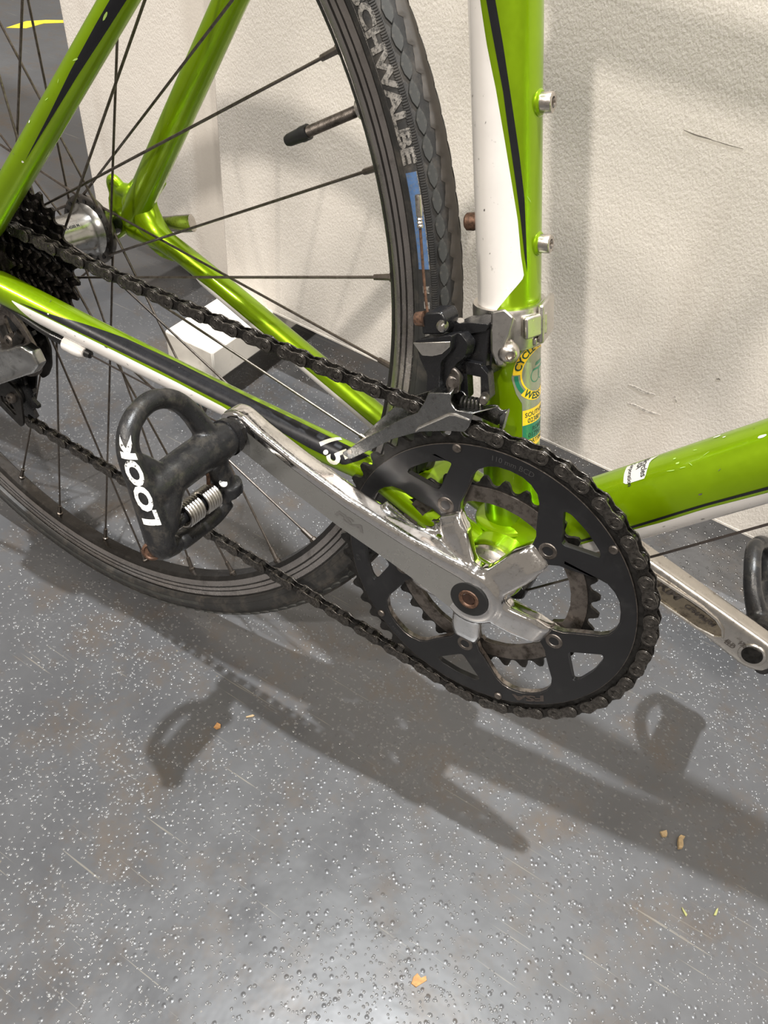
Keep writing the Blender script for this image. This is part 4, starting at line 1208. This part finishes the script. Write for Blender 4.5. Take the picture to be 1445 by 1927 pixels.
# forged pocket on its inner side, with raised lettering
def lpt(u, v, h=0.0): 
    y = interp([(0, 44), (20, 48), (60, 54), (100, 57.5), (140, 59.5), (172.5, 60)], u)
    return LU * u + LV * v + Vector((0, y - h, 0))
def pocket():
    V, F = [], []; n = 26
    for i in range(n + 1):
        u = 30 + 121 * i / n
        w_ = 7.0 * sqrt(max(0, 1 - max(0, (u - 133) / 18) ** 2)) * (0.75 + 0.25 * min(1, (u - 30) / 60))
        for j in range(9):
            f = -1 + 2 * j / 8
            V.append(tuple(lpt(u, -2 + f * w_, 0.25 - 0.0 + 0.0 * f) + Vector((0, -0.15 + 0.0, 0))))
    for i in range(n):
        for j in range(8): F.append((i * 9 + j, i * 9 + j + 1, (i + 1) * 9 + j + 1, (i + 1) * 9 + j))
    return V, F
def far_text(s, u0, v0, size, sx=1.0, shear=0.2, bold=0.03):
    V, F = text2d(s, size, shear, bold, 'LEFT')
    V2 = [tuple(lpt(u0 + x * sx, v0 + y, 0.7)) for x, y in V] + [tuple(lpt(u0 + x * sx, v0 + y, -0.4)) for x, y in V]
    return [tuple(lpt(u0 + x * sx, v0 + y, 0.75)) for x, y in V], F
mat('pocket_dirt', (0.34, 0.29, 0.22), 0.42, 0.9, 0.0, 0.2, 60, dirt=(0.06, 0.05, 0.04), dirt_amt=(0.48, 0.68), dscale=120)
P('forged_pocket', pocket(), 'pocket_dirt', far)
P('pocket_rim', tube([lpt(30, 5.2, .3), lpt(125, 7.4, .3), lpt(139, 6.2, .3), lpt(147, 2.5, .3), lpt(151, -2.5, .3), lpt(147, -6.8, .3), lpt(135, -9.6, .3), lpt(30, -9.4, .3)], 1.1, 8), 'satin_alloy', far)
for tx in (('FRM', 88, 2.2, 9.0, 1.45), ('CFM/06FM', 118, 0.6, 5.2, 1.0), ('ELD', 154, -4, 4.6, 0.9), ('172', 160, 2, 4.0, 0.9)):
    P('forged_lettering', far_text(*tx), 'ring_alloy', far)
P('pedal_eye', lathe([(0.1, 0.6), (7.4, 0.6), (8.6, 0.9), (9.2, 0.4), (9.2, -2), (0.1, -2)], lpt(172.5, 0, 0) , (0, -1, 0), 30), 'satin_alloy', far)
P('pedal_eye_bore', lathe([(0.1, 1.2), (6.6, 1.2), (6.9, 0.4), (6.9, -2), (0.1, -2)], lpt(172.5, 0, 0), (0, -1, 0), 30), 'ring_teeth', far)
# ---- pedals (clipless, moulded body with an open loop at the front and a spring cleat clamp at the back)
def pedal(E, ta, side, name_group):
    T = Vector((cos(radians(ta)), 0, sin(radians(ta)))); N = Vector((sin(radians(ta)), 0, -cos(radians(ta))))
    out = Vector((0, side, 0))
    def q(a, b, n=0.0): return E + T * a + out * b + N * n
    def bar(pts, r, fl=None, k=6):
        path = smooth_path([q(*p) for p in pts], k)
        rr = lerp_list(r, k, 999)[:len(path)] if isinstance(r, list) else r
        return tube(path, rr, 16, True, None)
    parts = [
        bar([(0, 7), (0, 16), (0, 34), (-1, 56), (-2, 74)], [10.5, 11.5, 11.2, 11, 9.5]),                       # axle housing
        bar([(-2, 76, 1), (15, 77, 1), (27, 75.5, 1), (36, 69, 1), (41, 57, 0), (41, 46, 0), (35.5, 35, 0), (25, 27, -1), (12, 22, -1), (0, 19, 0)], [8.0, 7.0, 6.2, 5.9, 5.8, 5.8, 5.9, 6.2, 7.0, 8.5]),
        bar([(10, 77, 1), (-6, 78, 1), (-20, 79, 1), (-31, 79, 0), (-37.5, 78, -2)], [7, 7.5, 8, 8.5, 7]),       # outer cheek
        bar([(0, 58), (-13, 67), (-26, 75)], [10.5, 9.5, 8]), bar([(4, 64), (14, 71), (20, 76)], [7, 6, 5]),
        bar([(0, 24), (-13, 22, -2), (-25, 19, -4), (-35, 19, -6)], [10, 8, 7.2, 7.5]),                              # inner cheek
        bar([(-37, 76, -5), (-42, 62, -9), (-43.5, 46, -11), (-42, 30, -10), (-37, 19, -8)], [7, 6, 6, 6.5, 7]),   # clamp bridge
        bar([(-26, 17, -3), (-33, 16, -5)], [9.0, 9.0]),
    ]
    body = P('pedal_body', join(*parts), 'pedal_plastic')
    md = body.modifiers.new('mould', 'REMESH'); md.mode = 'VOXEL'; md.voxel_size = 0.0011; md.use_smooth_shade = True
    sm = body.modifiers.new('soften', 'SMOOTH'); sm.factor = 0.5; sm.iterations = 6
    body['label'] = 'black moulded clipless pedal, ' + name_group
    P('axle_collar', lathe([(4, -2), (8.5, -2), (9.4, 0), (9.4, 4), (11.5, 5), (11.8, 9), (10, 10), (4, 10)], E, out, 30), 'black_plastic', body)
    P('spindle', lathe([(0.1, -13), (7, -13), (7, -2), (0.1, -2)], E, out, 20), 'ring_teeth', body)
    P('wrench_flats', lathe([(6, 1), (10.2, 1), (10.2, 4.6), (6, 4.6)], E, out, 8), 'ring_teeth', body)
    # spring: two coil packs on a pin, with their end wires
    def coil(b0, b1, turns, r=7.0, wr=1.0):
        pts = []; m = turns * 20
        for i in range(m + 1):
            t = i / m; an = 2 * pi * turns * t
            pts.append(q(-27.5 + r * cos(an), b0 + (b1 - b0) * t, -4 + r * sin(an)))
        return tube(pts, wr, 8)
    P('spring', coil(30, 41.5, 6), 'satin_alloy', body)
    P('spring', coil(44.5, 57, 6), 'satin_alloy', body)
    P('spring_wire', tube([q(-21, 30.5, -4), q(-15, 30, -2), q(-11, 30, -1)], 1.2, 8), 'rust_steel', body)
    P('spring_wire', tube([q(-21, 57, -4), q(-15, 57.5, -2), q(-11, 57.5, -1)], 1.2, 8), 'rust_steel', body)
    P('spring_pin', lathe([(0.1, 20), (4.6, 20), (4.6, 72), (0.1, 72)], q(-27.5, 0, -4), out, 18), 'black_plastic', body)
    P('tension_mark', lathe([(0.1, 0), (2.6, 0), (2.6, 0.8), (0.1, 0.8)], q(-22.0, 25, 2.4), (T * 0.45 + N * 0.9).normalized(), 14), 'print_white', body)
    P('pin_end', lathe([(0.1, -1), (5.5, -1), (5.5, 1.2), (4.2, 1.6), (3.8, 0.8), (0.1, 0.8)], q(-32, 85.5, -1), (out * 0.85 + N * 0.5).normalized(), 24), 'rust_steel', body)
    return body, q
E_R = CU * 172.5 + Vector((0, -77, 0))
bodyR, qR = pedal(E_R, 115, -1, 'drive side')
# lettering printed on the outer cheek
def cheek_text():
    V, F = text2d('LOOK', 12.5, 0.25, 0.05); V, F = split_tris(V, F, 2.0); outv = []
    ctr = qR(0, 78, 1)
    T = (qR(1, 0) - qR(0, 0)); N = (qR(0, 0, 1) - qR(0, 0, 0)); O = Vector((0, -1, 0))
    for x, y in V:
        a_ = x * 1.42 + 7; ang = radians(40) + y / 8.6
        c = Vector(qR(a_, interp([(-40, 79), (-24, 79), (-6, 78), (10, 77), (30, 75.5), (36, 73)], a_), 1))
        r = interp([(-30, 8.2), (-6, 7.6), (10, 7.2), (30, 6.5), (40, 6.2)], a_) + 0.15
        outv.append(tuple(c + (O * sin(ang) + N * cos(ang)) * r))
    return outv, F
lk_ = P('pedal_lettering', cheek_text(), 'print_white', bodyR, label='worn white letters')
sw_ = lk_.modifiers.new('wrap', 'SHRINKWRAP'); sw_.target = bodyR; sw_.wrap_method = 'NEAREST_SURFACEPOINT'; sw_.wrap_mode = 'ABOVE_SURFACE'; sw_.offset = 0.0003
E_L = LU * 172.5 + Vector((0, 76, 0))
bodyL, qL = pedal(E_L, 128, 1, 'far side')

# ---- front derailleur
CLAMP = 148.0
cp = UST * CLAMP
band_vf = lathe([(17.0, -11), (19.4, -11), (19.9, -9), (19.9, 9), (19.4, 11), (17.0, 11)], cp, UST, 48, True)
fd = P('front_derailleur_clamp', band_vf, 'satin_alloy', smooth=40, label='silver clamp band of the front derailleur')
def yprism(poly, y0, y1, dx=0, dz=0):
    """polygon in XZ extruded from y0 to y1, far end shifted"""
    return prism(None, [(x, y0, z) for x, z in poly], [(x + dx, y1, z + dz) for x, z in poly])
P('clamp_lug', join(yprism(rounded([(-40.5, 159.5), (-34, 163.5), (-28.0, 161), (-28.2, 151), (-29.0, 146.5), (-26.5, 134), (-30, 132.5), (-35.5, 139), (-38.5, 150)], 1.2), -35, -20, -3, -8)), 'satin_alloy', fd, bevel=1.4)
def tube_frame(s_, th):
    e2 = Vector((sin(STA), 0, cos(STA))); a_ = radians(th)
    er = Vector((0, -1, 0)) * cos(a_) + e2 * sin(a_); et = Vector((0, -1, 0)) * -sin(a_) + e2 * cos(a_)
    return UST * s_ + er * 0, er, et
def tube_box(s_, th, r_, sr, stn, sa):
    c_, er, et = tube_frame(s_, th)
    R_ = Matrix((er, et, UST)).transposed()
    return box(c_ + er * r_, (sr, stn, sa), R_)
P('clamp_hinge', join(tube_box(150, 62, 21.2, 4, 15, 12), tube_box(150, 96, 20.3, 3.2, 22, 21), tube_box(140.5, 74, 19.6, 3, 9, 5)), 'satin_alloy', fd, bevel=1.2)
P('clamp_bolt', lathe([(0.1, -4), (5.4, -4), (6.0, 0), (5.6, 3), (4.2, 5.4), (2.6, 6), (2.3, 5.2), (2.2, 3), (0.1, 3)], Vector((-28, -30, 140)), Vector((0.55, -0.80, 0.1)), 22), 'bolt_steel', fd, smooth=50)
body = P('mech_body', join(yprism(rounded([(-60, 145), (-50, 149), (-40, 152), (-36, 124), (-41, 121), (-45, 126), (-56, 124)], 2), -34, -20, 3, 0),
                           yprism(rounded([(-46, 146), (-38, 149), (-34, 122), (-42, 120)], 2), -30, -17, 2, 0)), 'black_plastic', fd, bevel=1.2)
P('top_plate', yprism(rounded([(-64, 140), (-58, 146), (-50, 150), (-40, 153), (-40, 149), (-47, 145), (-53, 141)], 1.5), -36, -22, 3, 1), 'black_plastic', fd, bevel=0.8)
P('limit_screw', lathe([(0.1, 1.6), (2.0, 1.6), (2.4, 0), (0.1, -2)], Vector((-56, -33, 146.5)), (0.0, -0.35, 0.95), 16), 'bolt_steel', fd)
P('outer_link', yprism(rounded([(-74, 134), (-54, 145), (-52.5, 137), (-57, 128), (-54.5, 112), (-61.5, 108), (-63, 118), (-69, 125)], 1.5), -46, -37, 2, 0), 'black_plastic', fd, bevel=1.0)
P('worn_lip', yprism([(-74.5, 132.5), (-54, 141.5), (-53.6, 138.5), (-57, 133), (-62, 129.5), (-68, 127.5)], -46.6, -45.4, 0, 0), 'satin_alloy', fd, bevel=0.4)
P('inner_link', join(yprism(rounded([(-52, 146), (-46, 142), (-46, 134), (-50, 128), (-50.5, 112), (-56, 110), (-58, 130), (-58, 140)], 2), -42, -36, 2, 0),
                     yprism(rounded([(-52, 127), (-46, 128), (-40, 108), (-46, 105)], 1.5), -37, -30), yprism(rounded([(-38, 130), (-33, 127), (-28, 113), (-33, 110)], 1.5), -37, -30),
                     yprism(rounded([(-52, 128), (-38, 131), (-36, 124), (-50, 121)], 1), -37, -30)), 'black_plastic', fd, bevel=0.8)
for c_, r_ in (((-47.7, -44.5, 119.5), 3.9), ((-30, -42, 115), 2.5)):
    P('pivot_pin', lathe([(0.1, 2.2), (r_ * 0.72, 2.2), (r_, 1.2), (r_, -6), (0.1, -6)], Vector(c_), (0.25, -1, 0.1), 22), 'ring_alloy', fd)
P('pivot_tab', yprism(rounded([(-50, 128), (-45, 126), (-43, 115), (-48, 112), (-52, 117)], 2), -46, -43.5), 'ring_alloy', fd, bevel=0.6)
P('cable_arm', join(yprism(rounded([(-73, 146), (-71.5, 150.5), (-63, 154), (-59.5, 150.5), (-59, 143), (-71, 138)], 1.6), -45, -33, 2, 1)), 'black_plastic', fd, bevel=1.2)
P('cable_anchor_bolt', lathe([(0.1, 3.0), (1.3, 2.8), (1.6, 2.0), (3.2, 1.8), (3.2, 0), (0.1, 0)], Vector((-61.5, -44, 147.0)), (0.8, -0.55, 0.1), 20), 'bolt_steel', fd)
P('anchor_nut', lathe([(0.1, -3), (3.6, -3), (4.2, 2), (0.1, 2)], Vector((-73.6, -43, 145.5)), (1, 0, 0.4), 14), 'rust_steel', fd)
P('cable_tail', tube(smooth_path([(-66, -44, 143), (-71, -43, 150), (-77, -42, 166), (-83.5, -42, 188), (-84.6, -42, 193)], 5), 0.75, 8), 'rust_steel', fd)
ce0, ce1 = Vector((-84.0, -42, 190)), Vector((-88, -42.3, 204.5))
P('cable_end_cap', lathe([(0.1, 0), (1.5, 0), (1.6, 1), (1.05, 1.6), (1.6, 2.4), (1.05, 3.2), (1.6, 4.0), (1.05, 4.8), (1.6, 5.6), (1.6, 14.6), (1.45, 15.2), (0.1, 15.2)], ce0, ce1 - ce0, 16), 'bolt_steel', fd)
# cage
co = [(-104.5, 48.2), (-98.2, 46.8), (-81.8, 64.4), (-73.9, 73.4), (-60.8, 84.2), (-56.9, 87.2), (-40.3, 95.6), (-32.3, 98.8), (-30.6, 103), (-30.0, 111.8), (-40.0, 109.2), (-44.0, 112.6), (-44.6, 117.6), (-57.3, 112), (-58.4, 106), (-61.2, 97.6), (-68.9, 90.4), (-78.8, 79.1), (-89.9, 66.6)]
mat('cage_steel', (0.30, 0.30, 0.295), 0.26, 1.0, 0.0, 0.08, 60, dirt=(0.13, 0.12, 0.11), dirt_amt=(0.55, 0.75), dscale=200, rvar=0.08)
P('outer_cage_plate', plate([rounded(co, 1.2, 2)], -53.0, -51.8), 'cage_steel', fd, bevel=0.4, seg=1)
P('cage_crease', tube([(-59.9, -52.9, 86.2), (-58.2, -53.3, 89.6), (-50, -53.4, 98), (-43, -53.3, 105.3), (-39.2, -53.2, 106.8), (-31.2, -52.9, 107.2)], [0.5, 0.9, 0.9, 0.9, 0.8, 0.5], 8), 'satin_alloy', fd)
ci = [(-100, 56), (-96, 54), (-80, 74), (-60, 92), (-40, 101), (-20, 101), (-16.5, 106), (-17, 113), (-20.5, 110.5), (-24, 112.5), (-36, 106), (-44, 112), (-58, 108), (-70, 98), (-84, 82)]
P('inner_cage_plate', plate([rounded(ci, 1.2, 2)], -37.6, -36.4), 'cage_steel', fd, bevel=0.4, seg=1)
P('cage_bridge', join(prism(None, [(-57.6, -52.6, 112), (-44.6, -52.6, 117.5), (-44.2, -52.6, 113), (-58.2, -52.6, 107)], [(-57, -40, 113.5), (-47, -40, 118), (-46.5, -40, 114), (-57.6, -40, 109)]),
     prism(None, [(-40, -52.4, 109.6), (-30.2, -52.4, 111.8), (-30.2, -52.4, 110.8), (-40, -52.4, 108.6)], [(-34, -37, 107.6), (-22, -37, 112.5), (-22, -37, 111.5), (-34, -37, 106.6)])), 'cage_steel', fd, bevel=0.5, seg=1)
P('cage_front_lip', prism(None, [(-30.6, -52.4, 111.6), (-29.6, -52.4, 111.6), (-30.2, -52.4, 103), (-31.2, -52.4, 103)], [(-17.6, -38, 113), (-16.4, -38, 113), (-16.6, -38, 101), (-17.8, -38, 101)]) if False else yprism([(-19.5, 109.6), (-17.2, 113.4), (-16.2, 113), (-16.0, 101), (-17.4, 100.6), (-18.6, 106)], -41.5, -36.6), 'cage_steel', fd, bevel=0.4, seg=1)
P('cage_spring', join(*[lathe([(3.0, -0.5), (4.2, -0.5), (4.2, 0.5), (3.0, 0.5)], Vector((-40 + i * 2.2, -43, 109 + i * .6)), (1, 0, 0.3), 18, True) for i in range(5)]), 'ring_teeth', fd)
P('tail_rivet', lathe([(0.1, -53.4), (1.6, -53.4), (1.6, -36), (0.1, -36)], Vector((-99, 0, 52)), (0, 1, 0), 12), 'bolt_steel', fd)

# ---- rear derailleur (partly outside the frame)
rdp = [(-425, -2), (-400, 7), (-380, 14), (-363, 24), (-353, 22), (-348.5, 13), (-356, 3), (-372, -7), (-400, -26), (-425, -38)]
rd = P('rear_derailleur_body', prism(None, [(x * 1.0, -77 + abs(x + 385) * 0.12, z) for x, z in rdp], [(x, -63.5, z) for x, z in rdp]), 'hub_alloy', label='silver rear derailleur body')
md = rd.modifiers.new('mould', 'REMESH'); md.mode = 'VOXEL'; md.voxel_size = 0.0012; md.use_smooth_shade = True
sm = rd.modifiers.new('soften', 'SMOOTH'); sm.factor = 0.5; sm.iterations = 14
slot = rounded([(-391, 32), (-386.8, 35), (-373.2, 26), (-372.4, 20), (-379, 15.5), (-387.4, 19.5)], 4)
P('outer_link_plate', plate([rounded([(-410, 36), (-394.4, 40), (-382.5, 41.5), (-371.9, 33), (-361.5, 19.5), (-357.2, 6), (-362, -5), (-376, -12), (-390, -4), (-402, 10), (-412, 14)], 5), slot], -63, -60.5), 'ring_alloy', rd, bevel=1)
P('link_arm', tube(smooth_path([(-394, -63, 24), (-390, -64, 17), (-384, -64.5, 14), (-378, -64, 18), (-374, -63, 25)], 5), 4.2, 12, True, (0.6, 1)), 'ring_teeth', rd)
P('pivot_screw', lathe([(0.1, 1), (1.8, 1), (1.8, 2.4), (3.8, 2.4), (4.6, 1.2), (4.8, -3), (0.1, -3)], Vector((-385, -65, 15.9)), (0, -1, 0), 22), 'ring_alloy', rd)
P('lower_cage_plate', plate([rounded([(-428, -36), (-412, -30), (-400, -34), (-394.5, -41), (-396.5, -67), (-400, -72), (-426, -60)], 3), rounded([(-420, -50), (-410, -48), (-402, -60), (-406, -63), (-419, -56)], 2)], -59, -57), 'ring_teeth', rd, bevel=0.7)
P('pulley_screw', lathe([(0.1, 1), (1.8, 1), (1.8, 2.2), (3.6, 2.2), (4.2, 0.8), (4.4, -3), (0.1, -3)], Vector((-404.2, -60, -45.1)), (0, -1, 0), 22), 'ring_alloy', rd)
P('inner_cage_plate', plate([rounded([(-392, 24), (-384, 18), (-375, 19), (-370.5, 7), (-372.5, -9.5), (-378.4, -20.6), (-385.6, -26.5), (-390, -20), (-396, -40), (-404, -70), (-424, -66), (-418, -30), (-404, 10)], 3)], -43.2, -41.6), 'ring_teeth', rd, bevel=0.6)
def pulley(c, N=11):
    lp = [(x + c.x, z + c.z) for x, z in sprocket_outline(N, pitch_r(N), 3.5, 2.4, 0.2, 0.11)]
    return plate([lp, circle(c.x, c.z, 4.5)], c.y - 1.6, c.y + 1.6)
P('jockey_wheel', pulley(PULL), 'black_plastic', rd, bevel=0.4, seg=1)
P('jockey_wheel', pulley(GUIDE), 'black_plastic', rd, bevel=0.4, seg=1)
P('jockey_hub', lathe([(0.1, -50), (9.5, -50), (10, -49), (10, -45), (0.1, -45)], Vector((PULL.x, 0, PULL.z)), (0, 1, 0), 28), 'ring_teeth', rd)

# ---- cables
P('gear_cable_housing', tube(smooth_path([(-470, -72, 20), (-440, -70, 42), (-410, -67, 49), (-386.9, -66, 47.3), (-365.5, -66, 43.2), (-344.4, -65.5, 39.6), (-328, -64.5, 38.2)], 6), 2.55, 14), 'rubber_black')
P('housing_ferrule', tube([(-338, -65, 38.6), (-323.5, -63.6, 37.6)], 3.2, 16), 'black_plastic')
stop = P('cable_stop', lathe([(3.2, 0), (5.2, 0), (5.6, 1), (5.6, 10), (4.9, 15), (3.6, 17.5), (2, 18)], Vector((-326, -63.6, 37.3)), (1, 0.05, -0.05), 24), 'white_paint')
P('stop_nose', lathe([(1, 0), (3.0, 0), (2.6, 4), (1, 4.5)], Vector((-308.2, -62.6, 36.4)), (1, 0.08, -0.05), 16), 'rubber_black', stop)
P('gear_cable', tube([(-306, -62.4, 36.2), (-200, -44, 17), (-60, -14, -17), (14, -7, -27)], 0.6, 8), 'cable_steel')
guide = P('cable_guide', yprism(rounded([(-12, -21), (14, -19), (21, -21.5), (22, -29), (16, -33.5), (-10, -28)], 2.5), -13, 10), 'black_plastic', frame, bevel=1.2)
P('front_cable', tube([(18, -8, -27.2), (20.5, -8, -25.2), (83.5, -8, 46.4), (124, -8, 93.5), (330, -8, 330)], 0.8, 8), 'cable_steel')

# ---- crumbs on the floor, each a thing of its own
def flake(name, x, y, pts, h, material, label, cat='debris', rot=0.0, curl=1.0, sc=0.72):
    r = Matrix.Rotation(rot, 2) * 1.0; pts = [(a_ * sc, b_ * sc) for a_, b_ in pts]
    A, Bq = [], []
    for i, p in enumerate(pts):
        v = r @ Vector(p)
        z = 0.15 + curl * (0.6 + 0.6 * sin(i * 2.1))
        A.append((v.x, v.y, max(0.02, z - 0.5))); Bq.append((v.x * 0.96, v.y * 0.96, z + h))
    me_o = mesh_obj(name, prism(None, A, Bq), material, None, Vector((0, 0, 0)))
    me_o.location = (x * S, y * S, 0)
    tag(me_o, label, cat)
    return me_o
flake('leaf_fragment', 70, -178, [(-8, -3), (-3, -6), (3, -2), (8, 1), (7, 5), (2, 3), (-2, 7), (-6, 3)], 0.5, 'leaf_brown', 'orange brown leaf scrap lying at the bottom of the photo, below the chainring shadow', rot=0.5)
flake('dirt_crumb', 204, 31, [(-3, -9), (1, -8), (3, -3), (2, 2), (4, 7), (0, 9), (-3, 5), (-4, -2)], 2.5, 'straw', 'larger of two tan dirt crumbs in the down tube shadow', rot=0.3, curl=2.0)
flake('dirt_crumb', 190, 30, [(-4, -2), (0, -4), (4, -1), (5, 3), (1, 3), (-3, 4)], 1.6, 'straw', 'smaller of two tan dirt crumbs in the down tube shadow', rot=0.9, curl=1.5)
flake('leaf_fragment', -181, -104, [(-4, -3), (1, -4), (4, 0), (2, 4), (-3, 4)], 0.8, 'leaf_brown', 'small brown crumb at the edge of the right pedal shadow', rot=0.2)
flake('leaf_fragment', 245, -7, [(-1.2, -5), (1, -4), (1.4, 1), (0, 6), (-1.3, 2)], 0.5, 'leaf_green', 'greenish leaf sliver, the right one of two near the right edge of the photo', rot=-0.1)
flake('leaf_fragment', 223, -21, [(-1.3, -5), (1, -4), (1.4, 1), (0, 5), (-1.4, 2)], 0.5, 'leaf_green', 'pale leaf sliver, the left one of two near the right edge of the photo', rot=0.9)
flake('straw_bit', -164, -80, [(-1, -5), (1, -5), (1.3, 3), (0.5, 6), (-1, 4)], 0.5, 'straw', 'tiny straw bit right of the drive-side pedal shadow', rot=-0.7)
